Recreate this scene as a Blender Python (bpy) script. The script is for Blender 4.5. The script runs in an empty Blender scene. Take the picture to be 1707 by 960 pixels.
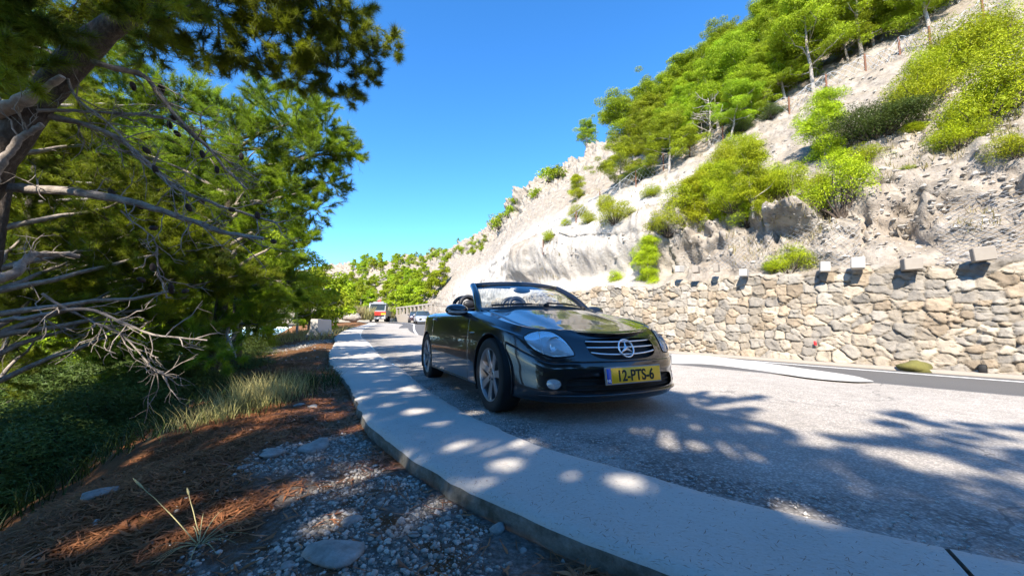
import bpy, math, random
import numpy as np
from mathutils import Matrix, Vector
from mathutils.bvhtree import BVHTree

SC = bpy.context.scene
COL = SC.collection
rng = np.random.default_rng(7)
random.seed(7)

# ---------------------------------------------------------------- camera, sky, sun, exposure
F, PITCH, ROLL, CAMH = 644.7, math.radians(5.54), math.radians(-0.42), 0.735
_cp, _sp, _cr, _sr = math.cos(PITCH), math.sin(PITCH), math.cos(ROLL), math.sin(ROLL)
_R = np.array([1, 0, 0.0]); _V = np.array([0, -_sp, _cp]); FW = np.array([0, _cp, _sp])
RT = _cr * _R + _sr * _V
UP = -_sr * _R + _cr * _V
EYE = np.array([0, 0, CAMH])
cam_d = bpy.data.cameras.new('camera'); cam = bpy.data.objects.new('camera', cam_d); COL.objects.link(cam)
cam_d.sensor_width = 36; cam_d.lens = 36 * F / 1707
cam_d.clip_start = 0.05; cam_d.clip_end = 20000
cam.matrix_world = Matrix([[RT[i], UP[i], -FW[i], EYE[i]] for i in range(3)] + [[0, 0, 0, 1]])
SC.camera = cam

SUN = np.array([-0.25, -0.72, 0.64]); SUN /= np.linalg.norm(SUN)
SUN_EL = math.asin(SUN[2]); SUN_AZ = math.atan2(SUN[0], SUN[1])
world = bpy.data.worlds.new('World'); SC.world = world; world.use_nodes = True
_nt = world.node_tree; _nt.nodes.clear()
_o = _nt.nodes.new('ShaderNodeOutputWorld'); _b = _nt.nodes.new('ShaderNodeBackground')
_s = _nt.nodes.new('ShaderNodeTexSky'); _h = _nt.nodes.new('ShaderNodeHueSaturation')
_s.sky_type = 'NISHITA'; _s.sun_disc = False; _s.sun_elevation = SUN_EL; _s.sun_rotation = SUN_AZ
_s.air_density = 1.0; _s.dust_density = 0.0; _s.ozone_density = 4.5; _s.altitude = 2000
_h.inputs['Saturation'].default_value = 1.22
_b.inputs['Strength'].default_value = 0.15
_nt.links.new(_s.outputs[0], _h.inputs['Color']); _nt.links.new(_h.outputs[0], _b.inputs[0]); _nt.links.new(_b.outputs[0], _o.inputs[0])
_l = bpy.data.lights.new('sun', 'SUN'); _l.energy = 4.6; _l.angle = math.radians(0.53); _l.color = (1, 0.92, 0.80)
sun = bpy.data.objects.new('sun', _l); COL.objects.link(sun)
sun.rotation_euler = Vector(-SUN).to_track_quat('-Z', 'Y').to_euler()
SC.view_settings.view_transform = 'Standard'; SC.view_settings.look = 'None'
SC.view_settings.exposure = 1.52; SC.view_settings.gamma = 1.0
SC.view_settings.use_curve_mapping = False
SC.cycles.max_bounces = 8; SC.cycles.transparent_max_bounces = 12
SC.cycles.use_denoising = True

# ---------------------------------------------------------------- helpers
def ray(px, py):
    d = FW + RT * (px - 853.5) / F + UP * (480 - py) / F
    return d
def at(px, py, d): return EYE + ray(px, py) * d            # a point d metres deep
def on_plane(px, py, z=0.0):
    r = ray(px, py); return EYE + r * ((z - CAMH) / r[2])

def _hash(ix, iy, iz, seed):
    h = (ix.astype(np.int64) * 374761393 + iy.astype(np.int64) * 668265263 + iz.astype(np.int64) * 2147483647 + seed * 974634777) & 0xFFFFFFFF
    h = ((h ^ (h >> 13)) * 1274126177) & 0xFFFFFFFF
    h = ((h ^ (h >> 16)) * 2246822519) & 0xFFFFFFFF
    return ((h ^ (h >> 15)) & 0xFFFFFF) / float(0xFFFFFF)
def vnoise(p, seed=0):
    p = np.asarray(p, float)
    i = np.floor(p).astype(np.int64); f = p - i; f = f * f * f * (f * (f * 6 - 15) + 10)
    r = 0
    for a in (0, 1):
        wa = f[..., 0] if a else 1 - f[..., 0]
        for b in (0, 1):
            wb = f[..., 1] if b else 1 - f[..., 1]
            for c in (0, 1):
                wc = f[..., 2] if c else 1 - f[..., 2]
                r = r + wa * wb * wc * _hash(i[..., 0] + a, i[..., 1] + b, i[..., 2] + c, seed)
    return r * 2 - 1
def fbm(p, oct=4, seed=0, ridged=False, gain=0.5):
    p = np.asarray(p, float); a = 1.0; s = 0; n = 0
    for o in range(oct):
        v = vnoise(p, seed + o * 17)
        if ridged: v = 1 - 2 * np.abs(v)
        s = s + a * v; n += a; a *= gain; p = p * 2.03 + 11.3
    return s / n
def worley(x, y, seed=0, jit=0.85, cheb=.45):
    ix, iy = np.floor(x), np.floor(y)
    f1 = np.full(x.shape, 9.0); f2 = f1.copy(); cid = np.zeros(x.shape)
    z = np.zeros(x.shape)
    for a in (-1, 0, 1):
        for b in (-1, 0, 1):
            cx, cy = ix + a, iy + b
            h1, h2, h3 = _hash(cx, cy, z, seed), _hash(cx, cy, z, seed + 1), _hash(cx, cy, z, seed + 2)
            d = np.maximum(np.abs(x - cx - .5 - jit * (h1 - .5)), np.abs(y - cy - .5 - jit * (h2 - .5))) * cheb + (1 - cheb) * np.hypot(x - cx - .5 - jit * (h1 - .5), y - cy - .5 - jit * (h2 - .5))
            near = d < f1
            f2 = np.where(near, f1, np.minimum(f2, d)); cid = np.where(near, h3, cid); f1 = np.where(near, d, f1)
    return f1, f2, cid
def worley3(p, seed=0):
    """nearest cell: random id, second-nearest gap and the offset from the cell centre"""
    i = np.floor(p); f1 = np.full(p.shape[:-1], 9.0); f2 = f1.copy(); cid = np.zeros(f1.shape); off = np.zeros(p.shape)
    for a in (-1, 0, 1):
        for b in (-1, 0, 1):
            for c in (-1, 0, 1):
                q = i + [a, b, c]; h = [_hash(q[..., 0], q[..., 1], q[..., 2], seed + k) for k in range(4)]
                o = p - (q + .5 + .9 * (np.stack(h[:3], -1) - .5)); d = np.sqrt((o ** 2).sum(-1)); nr = d < f1
                f2 = np.where(nr, f1, np.minimum(f2, d)); cid = np.where(nr, h[3], cid); off = np.where(nr[..., None], o, off); f1 = np.where(nr, d, f1)
    return cid, f2 - f1, off
def facets(p, seed=0):
    """fractured-rock height: every cell is a tilted plane"""
    cid, gap, off = worley3(p, seed); k = np.stack([np.sin(cid * 91.7), np.sin(cid * 47.3 + 1), np.sin(cid * 73.1 + 2)], -1)
    return (cid - .5) * .9 + (k * off).sum(-1) * .8, gap, cid
def sstep(a, b, x):
    t = np.clip((np.asarray(x, float) - a) / (b - a), 0, 1); return t * t * (3 - 2 * t)
def unit(v):
    v = np.asarray(v, float); return v / (np.linalg.norm(v, axis=-1, keepdims=True) + 1e-12)

def raw_mesh(name, V, Fs, smooth=True, colors=None):
    """V (n,3); Fs an (m,3) or (m,4) int array or a list of those."""
    if not isinstance(Fs, list): Fs = [Fs]
    Fs = [np.asarray(f, np.int32) for f in Fs if len(f)]
    me = bpy.data.meshes.new(name)
    V = np.asarray(V, np.float32)
    me.vertices.add(len(V)); me.vertices.foreach_set('co', V.ravel())
    nl = sum(f.size for f in Fs); npoly = sum(len(f) for f in Fs)
    me.loops.add(nl); me.polygons.add(npoly)
    me.loops.foreach_set('vertex_index', np.concatenate([f.ravel() for f in Fs]))
    tot = np.concatenate([np.full(len(f), f.shape[1], np.int32) for f in Fs])
    st = np.concatenate([[0], np.cumsum(tot)[:-1]]).astype(np.int32)
    me.polygons.foreach_set('loop_start', st); me.polygons.foreach_set('loop_total', tot)
    me.polygons.foreach_set('use_smooth', np.full(npoly, smooth, bool))
    if colors is not None:
        ca = me.color_attributes.new('tint', 'FLOAT_COLOR', 'POINT')
        c = np.ones((len(V), 4), np.float32); c[:, :colors.shape[1]] = colors
        ca.data.foreach_set('color', c.ravel())
    me.update(calc_edges=True); me.validate()
    return me
class MB:
    """collects verts and faces for one mesh"""
    def __init__(s): s.v = []; s.f3 = []; s.f4 = []; s.n = 0
    def add(s, V, Fs):
        V = np.asarray(V, float).reshape(-1, 3); Fs = np.asarray(Fs, int)
        (s.f3 if Fs.shape[1] == 3 else s.f4).append(Fs + s.n); s.v.append(V); s.n += len(V)
        return s
    def grid(s, P, wrap=False, flip=False):
        P = np.asarray(P, float); n, m = P.shape[:2]
        idx = np.arange(n * m).reshape(n, m)
        if wrap: idx = np.concatenate([idx, idx[:, :1]], 1)
        q = np.stack([idx[:-1, :-1], idx[1:, :-1], idx[1:, 1:], idx[:-1, 1:]], -1).reshape(-1, 4)
        if flip: q = q[:, ::-1]
        return s.add(P.reshape(-1, 3), q)
    def tube(s, path, rad, k=8, cap=True, flat=None):
        path = np.asarray(path, float); n = len(path); rad = np.broadcast_to(np.asarray(rad, float), (n,))
        t = unit(np.gradient(path, axis=0))
        up = np.array([0, 0, 1.0]) if abs(t[0][2]) < .9 else np.array([1.0, 0, 0])
        a = unit(np.cross(t[0], up)); A = [a]
        for i in range(1, n):
            a = a - t[i] * np.dot(a, t[i]); a = a / (np.linalg.norm(a) + 1e-9); A.append(a)
        A = np.array(A); B = np.cross(t, A)
        th = np.linspace(0, 2 * np.pi, k, endpoint=False)
        fl = 1.0 if flat is None else flat
        P = path[:, None] + rad[:, None, None] * (np.cos(th)[None, :, None] * A[:, None] + fl * np.sin(th)[None, :, None] * B[:, None])
        s.grid(P, wrap=True)
        if cap:
            for e, fl_ in ((0, False), (n - 1, True)):
                c = path[e]; V = np.vstack([P[e], c]); i = np.arange(k); j = (i + 1) % k
                tri = np.stack([i, j, np.full(k, k)], 1)
                s.add(V, tri[:, ::-1] if fl_ else tri)
        return s
    def box(s, c, size, M=None, bev=0.0):
        x, y, z = [v / 2 for v in size]
        if bev <= 0:
            V = np.array([[sx * x, sy * y, sz * z] for sz in (-1, 1) for sy in (-1, 1) for sx in (-1, 1)])
            Q = np.array([[0, 2, 3, 1], [4, 5, 7, 6], [0, 1, 5, 4], [2, 6, 7, 3], [0, 4, 6, 2], [1, 3, 7, 5]])
            if M is not None: V = V @ np.asarray(M).T
            return s.add(V + c, Q)
        # chamfered box
        b = min(bev, x * .9, y * .9, z * .9); V = []; ids = {}
        for sx in (-1, 1):
            for sy in (-1, 1):
                for sz in (-1, 1):
                    for ax in range(3):
                        p = [sx * (x - b), sy * (y - b), sz * (z - b)]; p[ax] = (sx * x, sy * y, sz * z)[ax]
                        ids[(sx, sy, sz, ax)] = len(V); V.append(p)
        Q, T = [], []
        def face(ks, n):
            ks = [ids[k] for k in ks]; P = np.array([V[k] for k in ks]); nn = np.cross(P[1] - P[0], P[2] - P[0])
            return ks if np.dot(nn, n) > 0 else ks[::-1]
        for ax in range(3):
            o1, o2 = [i for i in range(3) if i != ax]
            for sg in (-1, 1):
                cy = []
                for s1, s2 in ((-1, -1), (1, -1), (1, 1), (-1, 1)):
                    q = [0, 0, 0]; q[ax] = sg; q[o1] = s1; q[o2] = s2; cy.append((*q, ax))
                nrm = np.zeros(3); nrm[ax] = sg; Q.append(face(cy, nrm))
        for ax in range(3):                      # edges along ax
            o1, o2 = [i for i in range(3) if i != ax]
            for s1 in (-1, 1):
                for s2 in (-1, 1):
                    a = [0, 0, 0]; a[o1] = s1; a[o2] = s2; lo = list(a); hi = list(a); lo[ax] = -1; hi[ax] = 1
                    nrm = np.array(a, float); Q.append(face([(*lo, o1), (*hi, o1), (*hi, o2), (*lo, o2)], nrm))
        for sx in (-1, 1):
            for sy in (-1, 1):
                for sz in (-1, 1): T.append(face([(sx, sy, sz, 0), (sx, sy, sz, 1), (sx, sy, sz, 2)], np.array([sx, sy, sz], float)))
        V = np.array(V, float)
        if M is not None: V = V @ np.asarray(M).T
        n0 = s.n; s.add(V + c, np.array(Q)); s.f3.append(np.array(T) + n0); return s
    def ellipsoid(s, c, r, nu=12, nv=8, M=None):
        u = np.linspace(0, 2 * np.pi, nu, endpoint=False); v = np.linspace(-np.pi / 2 + .02, np.pi / 2 - .02, nv)
        P = np.stack([np.cos(v)[:, None] * np.cos(u) * r[0], np.cos(v)[:, None] * np.sin(u) * r[1], np.repeat(np.sin(v)[:, None], nu, 1) * r[2]], -1)
        if M is not None: P = P @ np.asarray(M).T
        return s.grid(P + np.asarray(c), wrap=True, flip=True)
    def build(s, name, mat, parent=None, smooth=True, colors=None):
        V = np.concatenate(s.v); Fs = []
        if s.f4: Fs.append(np.concatenate(s.f4))
        if s.f3: Fs.append(np.concatenate(s.f3))
        return link(name, raw_mesh(name, V, Fs, smooth, colors), mat, parent)
def link(name, me, mat=None, parent=None):
    o = bpy.data.objects.new(name, me); COL.objects.link(o)
    if mat is not None and len(me.materials) == 0: me.materials.append(mat)
    if parent is not None: o.parent = parent
    return o
def empty(name, loc=(0, 0, 0), rz=0.0):
    o = bpy.data.objects.new(name, None); COL.objects.link(o); o.location = loc; o.rotation_euler = (0, 0, rz); o.empty_display_size = .2
    return o
def tag(o, label=None, cat=None, group=None, kind=None):
    if label: o['label'] = label
    if cat: o['category'] = cat
    if group: o['group'] = group
    if kind: o['kind'] = kind
    return o
def kids(o): return [c for c in bpy.data.objects if c.parent is o]
def copy_tree(o, parent=None):
    c = o.copy(); COL.objects.link(c)
    if parent is not None: c.parent = parent
    for ch in kids(o): copy_tree(ch, c)
    return c
def auto_smooth(o, ang=35):
    me = o.data
    n = np.zeros(len(me.polygons) * 3, np.float32); me.polygons.foreach_get('normal', n); n = n.reshape(-1, 3)
    ne = len(me.edges); sharp = np.zeros(ne, bool)
    le = np.zeros(len(me.loops), np.int32); me.loops.foreach_get('edge_index', le)
    lt = np.zeros(len(me.polygons), np.int32); me.polygons.foreach_get('loop_total', lt)
    pf = np.repeat(np.arange(len(lt)), lt); od = np.argsort(le, kind='stable'); es = le[od]; ps = pf[od]
    same = es[1:] == es[:-1]
    d = np.einsum('ij,ij->i', n[ps[1:]], n[ps[:-1]]); bad = same & (d < math.cos(math.radians(ang)))
    sharp[es[1:][bad]] = True
    at_ = me.attributes.get('sharp_edge') or me.attributes.new('sharp_edge', 'BOOLEAN', 'EDGE')
    at_.data.foreach_set('value', sharp); me.update(); return o
def gnormals(P):
    du = np.gradient(P, axis=0); dv = np.gradient(P, axis=1); return unit(np.cross(du, dv))
def face_up(o, axis=(0, 0, 1)):
    """turn the faces of a sheet so that they look along axis"""
    me = o.data; n = np.zeros(len(me.polygons) * 3, np.float32); me.polygons.foreach_get('normal', n)
    ar = np.zeros(len(me.polygons), np.float32); me.polygons.foreach_get('area', ar)
    if ((n.reshape(-1, 3) @ np.array(axis)) * ar).sum() < 0: me.flip_normals()
    return o
def crom(pts, n):
    """Catmull-Rom through pts, n samples"""
    P = np.asarray(pts, float); u = np.linspace(0, len(P) - 1, n); return crom_at(P, u)
def crom_at(P, u):
    P = np.asarray(P, float); u = np.asarray(u, float); m = len(P)
    E = np.concatenate([[2 * P[0] - P[1]], P, [2 * P[-1] - P[-2]]])
    i = np.clip(np.floor(u).astype(int), 0, m - 2); t = (u - i); t = t.reshape(t.shape + (1,) * (P.ndim - 1))
    p0, p1, p2, p3 = E[i], E[i + 1], E[i + 2], E[i + 3]
    return .5 * (2 * p1 + (p2 - p0) * t + (2 * p0 - 5 * p1 + 4 * p2 - p3) * t ** 2 + (3 * p1 - p0 - 3 * p2 + p3) * t ** 3)

# ---------------------------------------------------------------- materials
class NT:
    def __init__(s, name):
        s.m = bpy.data.materials.new(name); s.m.use_nodes = True; s.t = s.m.node_tree; s.t.nodes.clear()
        s.out = s.t.nodes.new('ShaderNodeOutputMaterial')
    def n(s, typ, ins=None, **kw):
        nd = s.t.nodes.new(typ)
        for k, v in kw.items(): setattr(nd, k, v)
        for k, v in (ins or {}).items():
            if isinstance(v, bpy.types.NodeSocket): s.t.links.new(v, nd.inputs[k])
            else: nd.inputs[k].default_value = v
        return nd
    def noise(s, vec, scale, detail=4, rough=.55, out='Fac'): return s.n('ShaderNodeTexNoise', {'Vector': vec, 'Scale': scale, 'Detail': detail, 'Roughness': rough}).outputs[out]
    def ramp(s, fac, stops, interp='LINEAR'):
        r = s.n('ShaderNodeValToRGB', {'Fac': fac}); r.color_ramp.interpolation = interp
        e = r.color_ramp.elements
        while len(e) < len(stops): e.new(.5)
        for el, (p, c) in zip(e, stops):
            el.position = p; el.color = (*c, 1) if len(c) == 3 else c
        return r.outputs[0]
    def mix(s, fac, a, b, mode='MIX'):
        nd = s.n('ShaderNodeMix', data_type='RGBA', blend_type=mode)
        for i, v in ((0, fac), (6, a), (7, b)):
            if isinstance(v, bpy.types.NodeSocket): s.t.links.new(v, nd.inputs[i])
            else: nd.inputs[i].default_value = v if i == 0 else ((*v, 1) if len(v) == 3 else v)
        return nd.outputs[2]
    def math(s, op, a, b=0.0, clamp=False):
        nd = s.n('ShaderNodeMath', operation=op, use_clamp=clamp)
        for i, v in ((0, a), (1, b)):
            if isinstance(v, bpy.types.NodeSocket): s.t.links.new(v, nd.inputs[i])
            else: nd.inputs[i].default_value = v
        return nd.outputs[0]
    def bump(s, h, strength=.3, dist=.02): return s.n('ShaderNodeBump', {'Height': h, 'Strength': strength, 'Distance': dist}).outputs[0]
    def pos(s): return s.n('ShaderNodeNewGeometry').outputs['Position']
    def obj(s): return s.n('ShaderNodeTexCoord').outputs['Object']
    def bsdf(s, **ins):
        b = s.n('ShaderNodeBsdfPrincipled')
        for k, v in ins.items():
            k = k.replace('_', ' ')
            if isinstance(v, bpy.types.NodeSocket): s.t.links.new(v, b.inputs[k])
            else: b.inputs[k].default_value = (*v, 1) if isinstance(v, tuple) and len(v) == 3 else v
        return b.outputs[0]
    def done(s, sh): s.t.links.new(sh, s.out.inputs[0]); return s.m
def simple(name, col, rough=.5, metal=0.0, var=0.12, scale=8.0, coat=0.0, bump=0.0, spec=.5):
    t = NT(name); v = t.noise(t.obj(), scale, 5)
    c = t.mix(v, tuple(min(1, x * (1 - var)) for x in col), tuple(min(1, x * (1 + var)) for x in col))
    kw = dict(Base_Color=c, Roughness=t.math('ADD', rough - .06, t.math('MULTIPLY', v, .12)), Metallic=metal, Coat_Weight=coat, Specular_IOR_Level=spec)
    if bump: kw['Normal'] = t.bump(t.noise(t.obj(), scale * 6, 4), bump, .01)
    return t.done(t.bsdf(**kw))
def foliage_mat(name, a, b, trans=.35, tint=True):
    t = NT(name); oi = t.n('ShaderNodeObjectInfo').outputs['Random']
    v = t.noise(t.pos(), 2.3, 2)
    c = t.mix(t.math('MULTIPLY_ADD', v, 1.6, True) if False else t.math('SUBTRACT', t.math('MULTIPLY', v, 2.2), .6, True), a, b)
    c = t.n('ShaderNodeHueSaturation', {'Color': c, 'Hue': t.math('MULTIPLY_ADD', oi, .03) if False else t.math('ADD', t.math('MULTIPLY', oi, .03), .485), 'Value': t.math('ADD', t.math('MULTIPLY', oi, .45), .82)}).outputs[0]
    if tint: c = t.mix(1.0, c, t.n('ShaderNodeVertexColor', layer_name='tint').outputs[0], 'MULTIPLY')
    d = t.n('ShaderNodeBsdfPrincipled', {'Base Color': c, 'Roughness': .55, 'Specular IOR Level': .25}).outputs[0]
    tr = t.n('ShaderNodeBsdfTranslucent', {'Color': c}).outputs[0]
    return t.done(t.n('ShaderNodeMixShader', {0: trans, 1: d, 2: tr}).outputs[0])
M = {}
def car_materials():
    t = NT('black_paint'); n = t.noise(t.obj(), 900, 1)
    M['car_paint'] = t.done(t.bsdf(Base_Color=(.006, .007, .010), Roughness=.3, Specular_IOR_Level=.25, Coat_Weight=1.0, Coat_Roughness=.025, Coat_IOR=1.52))
    M['black_plastic'] = simple('black_plastic', (.012, .012, .013), .45)
    M['matte_black'] = simple('matte_black', (.006, .006, .006), .75)
    M['chrome'] = simple('chrome', (.75, .76, .78), .12, 1.0, .02)
    M['emblem_metal'] = simple('emblem_metal', (.82, .82, .83), .38, .85, .02)
    t = NT('lamp_lens'); lw = t.n('ShaderNodeLayerWeight', {'Blend': .35}).outputs['Fresnel']
    g = t.n('ShaderNodeBsdfGlossy', {'Color': (1, 1, 1, 1), 'Roughness': .05}).outputs[0]; tr = t.n('ShaderNodeBsdfTransparent', {'Color': (.93, .96, .98, 1)}).outputs[0]
    df = t.n('ShaderNodeBsdfDiffuse', {'Color': (.58, .63, .66, 1)}).outputs[0]
    M['lamp_lens'] = t.done(t.n('ShaderNodeMixShader', {0: t.math('ADD', t.math('MULTIPLY', lw, .6), .06), 1: t.n('ShaderNodeMixShader', {0: .42, 1: tr, 2: df}).outputs[0], 2: g}).outputs[0])
    M['reflector'] = simple('reflector', (.42, .44, .46), .35, .8, .05)
    M['lamp_divider'] = simple('lamp_divider', (.30, .32, .34), .3)
    M['fog_glass'] = simple('fog_glass', (.32, .33, .34), .2, 0, .15, 60, .6)
    M['indicator'] = simple('indicator', (.55, .56, .58), .25, 0, .05)
    M['mirror'] = simple('mirror', (.8, .8, .8), .03, 1.0, .01)
    M['leather'] = simple('leather', (.016, .016, .018), .5)
    M['rubber'] = simple('rubber', (.010, .010, .010), .8)
    M['rim_metal'] = simple('rim_metal', (.25, .25, .26), .38, .65, .08)
    M['disc_metal'] = simple('disc_metal', (.12, .11, .10), .5, .7)
    M['plate_frame'] = simple('plate_frame', (.25, .25, .26), .4, .4)
    M['plate_yellow'] = simple('plate_yellow', (.95, .50, .010), .4, 0, .03)
    M['plate_blue'] = simple('plate_blue', (.01, .07, .42), .4, 0, .03)
    M['white_paint'] = simple('white_paint', (.8, .8, .8), .4, 0, .03)
    def glass(name, tint, lo):
        t = NT(name); lw = t.n('ShaderNodeFresnel', {'IOR': 1.5}).outputs[0]
        g = t.n('ShaderNodeBsdfGlossy', {'Color': (1, 1, 1, 1), 'Roughness': .01}).outputs[0]; tr = t.n('ShaderNodeBsdfTransparent', {'Color': (*tint, 1)}).outputs[0]
        return t.done(t.n('ShaderNodeMixShader', {0: t.math('ADD', lw, lo, True), 1: tr, 2: g}).outputs[0])
    M['glass'] = glass('glass', (.86, .92, .92), .02)
    M['glass_dark'] = glass('glass_dark', (.55, .58, .6), .02)
car_materials()
# ---------------------------------------------------------------- materials of the place
def setting_materials():
    # worn concrete-grey asphalt of the lay-by
    t = NT('layby_asphalt'); p = t.pos()
    big = t.noise(p, .55, 5, .6); med = t.noise(p, 6, 6, .65); fin = t.noise(p, 120, 3, .7)
    vor = t.n('ShaderNodeTexVoronoi', {'Vector': p, 'Scale': 95.0}); agg = t.ramp(vor.outputs['Distance'], [(.18, (1, 1, 1)), (.55, (.45, .45, .45))])
    base = t.ramp(big, [(.32, (.43, .385, .335)), (.5, (.51, .462, .41)), (.72, (.57, .52, .465))])
    base = t.mix(.35, base, t.ramp(med, [(.3, (.31, .285, .255)), (.7, (.62, .57, .515))]), 'MIX')
    cell = t.n('ShaderNodeSeparateColor', {'Color': vor.outputs['Color']}).outputs[0]
    spec = t.mix(t.math('GREATER_THAN', cell, .62), (.60, .60, .60), (1.22, 1.2, 1.16))
    base = t.mix(t.math('MULTIPLY', t.math('SUBTRACT', 1.05, t.noise(p, .9, 3)), .85, True), base, t.mix(1.0, base, spec, 'MULTIPLY'))
    base = t.mix(.55, base, t.mix(1.0, base, agg, 'MULTIPLY'))
    k = t.math('MULTIPLY', t.n('ShaderNodeVertexColor', layer_name='tint').outputs[0], t.ramp(t.noise(p, 1.7, 5, .7), [(.36, (0, 0, 0)), (.58, (1, 1, 1))]))
    v2 = t.n('ShaderNodeTexVoronoi', {'Vector': p, 'Scale': 62.0}); c2 = t.n('ShaderNodeSeparateColor', {'Color': v2.outputs['Color']}).outputs[0]
    coarse = t.mix(1.0, t.ramp(c2, [(.2, (.10, .095, .09)), (.55, (.20, .19, .175)), (.9, (.46, .44, .41))]), t.ramp(v2.outputs['Distance'], [(.25, (1, 1, 1)), (.6, (.35, .34, .33))]), 'MULTIPLY')
    base = t.mix(t.math('MULTIPLY', k, .8), base, coarse)
    crk = t.n('ShaderNodeTexVoronoi', {'Vector': t.n('ShaderNodeVectorMath', {0: p, 1: t.n('ShaderNodeVectorMath', {0: t.noise(p, 1.2, 4, .6, 'Color'), 'Scale': 1.1}, operation='SCALE').outputs[0]}, operation='ADD').outputs[0], 'Scale': .33}, feature='DISTANCE_TO_EDGE').outputs['Distance']
    base = t.mix(t.math('MULTIPLY', t.math('LESS_THAN', crk, .0035), .55), base, (.10, .095, .088))
    h = t.math('ADD', t.math('MULTIPLY', vor.outputs['Distance'], -.6), t.math('MULTIPLY', fin, .6))
    M['layby'] = t.done(t.bsdf(Base_Color=base, Roughness=.88, Specular_IOR_Level=.25, Normal=t.bump(h, .55, .006)))
    # brushed concrete kerb slab
    t = NT('kerb_concrete'); p = t.pos()
    big = t.noise(p, 1.3, 5, .6); st = t.noise(t.n('ShaderNodeMapping', {'Vector': p, 'Scale': (60, 90, 60)}).outputs[0], 1.0, 3, .7); spk = t.noise(p, 75, 3, .6)
    base = t.ramp(big, [(.3, (.41, .372, .322)), (.7, (.51, .465, .405))])
    base = t.mix(t.ramp(spk, [(.60, (0, 0, 0)), (.70, (.5, .5, .5))]), base, (.15, .145, .14))
    base = t.mix(t.ramp(st, [(.35, (.30, .30, .30)), (.65, (0, 0, 0))]), base, (.56, .54, .51))
    M['kerb'] = t.done(t.bsdf(Base_Color=base, Roughness=.9, Specular_IOR_Level=.2, Normal=t.bump(t.math('ADD', st, spk), .5, .006)))
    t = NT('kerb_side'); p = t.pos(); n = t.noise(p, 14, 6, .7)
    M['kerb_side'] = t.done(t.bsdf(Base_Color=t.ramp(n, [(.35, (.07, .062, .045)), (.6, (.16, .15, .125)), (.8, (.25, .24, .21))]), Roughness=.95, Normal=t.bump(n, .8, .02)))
    t = NT('road_asphalt'); p = t.pos(); n = t.noise(p, 130, 3); b = t.noise(p, .8, 4)
    M['road'] = t.done(t.bsdf(Base_Color=t.mix(b, t.mix(n, (.055, .053, .052), (.11, .105, .10)), t.mix(n, (.075, .072, .07), (.14, .135, .128))), Roughness=.85, Normal=t.bump(n, .4, .004)))
    t = NT('road_paint'); p = t.pos(); n = t.noise(p, 25, 6, .7)
    M['road_paint'] = t.done(t.bsdf(Base_Color=t.ramp(n, [(.3, (.45, .44, .42)), (.5, (.78, .77, .75))]), Roughness=.7))
    t = NT('pale_concrete'); p = t.pos(); n = t.noise(p, 9, 6, .7)
    M['pale_concrete'] = t.done(t.bsdf(Base_Color=t.ramp(n, [(.3, (.38, .355, .315)), (.65, (.56, .53, .485))]), Roughness=.9, Normal=t.bump(n, .4, .02)))
    # soil with fallen needles and pale gravel
    t = NT('needle_soil'); p = t.pos()
    big = t.noise(p, 1.1, 5, .6); med = t.noise(p, 9, 6, .7); fin = t.noise(t.n('ShaderNodeMapping', {'Vector': p, 'Scale': (40, 60, 40)}).outputs[0], 3, 4, .75)
    lit = t.ramp(med, [(.3, (.065, .032, .016)), (.5, (.15, .068, .030)), (.72, (.26, .125, .055))])
    lit = t.mix(t.math('MULTIPLY', fin, .7), lit, (.20, .105, .05))
    grav = t.ramp(t.noise(p, 38, 5, .7), [(.3, (.09, .078, .064)), (.5, (.20, .185, .165)), (.7, (.36, .345, .32))])
    gm = t.n('ShaderNodeVertexColor', layer_name='tint').outputs[0]
    f = t.math('MULTIPLY', gm, t.ramp(t.noise(p, 5, 5, .7), [(.36, (0, 0, 0)), (.52, (1, 1, 1))]))
    M['soil'] = t.done(t.bsdf(Base_Color=t.mix(f, lit, grav), Roughness=1.0, Specular_IOR_Level=.1, Normal=t.bump(t.math('ADD', med, fin), .9, .03)))
    # limestone
    def rock(name, dirt=True, warm=1.0):
        t = NT(name); p = t.pos(); g = t.n('ShaderNodeNewGeometry')
        n1 = t.noise(p, .5, 6, .62); n2 = t.noise(p, 3.2, 7, .68); n3 = t.noise(t.n('ShaderNodeMapping', {'Vector': p, 'Scale': (5, 5, .7)}).outputs[0], 1.2, 6, .7)
        c = t.ramp(n2, [(.28, (.12, .102, .084)), (.43, (.235, .203, .167)), (.58, (.335, .294, .246)), (.8, (.43, .385, .33))])
        c = t.mix(t.ramp(n3, [(.54, (0, 0, 0)), (.74, (.4, .4, .4))]), c, (.165, .155, .142))
        c = t.mix(t.ramp(n1, [(.52, (0, 0, 0)), (.75, (.45, .45, .45))]), c, (.29, .215, .145))
        if dirt:
            nz = t.n('ShaderNodeSeparateXYZ', {'Vector': g.outputs['Normal']}).outputs[2]
            f = t.math('MULTIPLY', t.ramp(nz, [(.52, (0, 0, 0)), (.76, (1, 1, 1))]), t.ramp(t.noise(p, 1.6, 6, .7), [(.40, (.05, .05, .05)), (.60, (.85, .85, .85))]))
            s = t.ramp(t.noise(p, 7, 6, .75), [(.3, (.11, .085, .052)), (.45, (.195, .16, .112)), (.58, (.275, .232, .18)), (.75, (.37, .325, .265))])
            c = t.mix(f, c, s)
        if dirt:
            k = t.n('ShaderNodeVertexColor', layer_name='tint').outputs[0]; st = t.noise(t.n('ShaderNodeMapping', {'Vector': p, 'Scale': (2.2, 2.2, .35)}).outputs[0], 1.6, 5, .6)
            c = t.mix(k, c, t.ramp(st, [(.30, (.27, .243, .21)), (.48, (.39, .358, .315)), (.75, (.46, .428, .385))]))
        h = t.math('ADD', t.math('MULTIPLY', n2, .8), t.math('MULTIPLY', t.noise(p, 14, 6, .7), .35))
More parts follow.
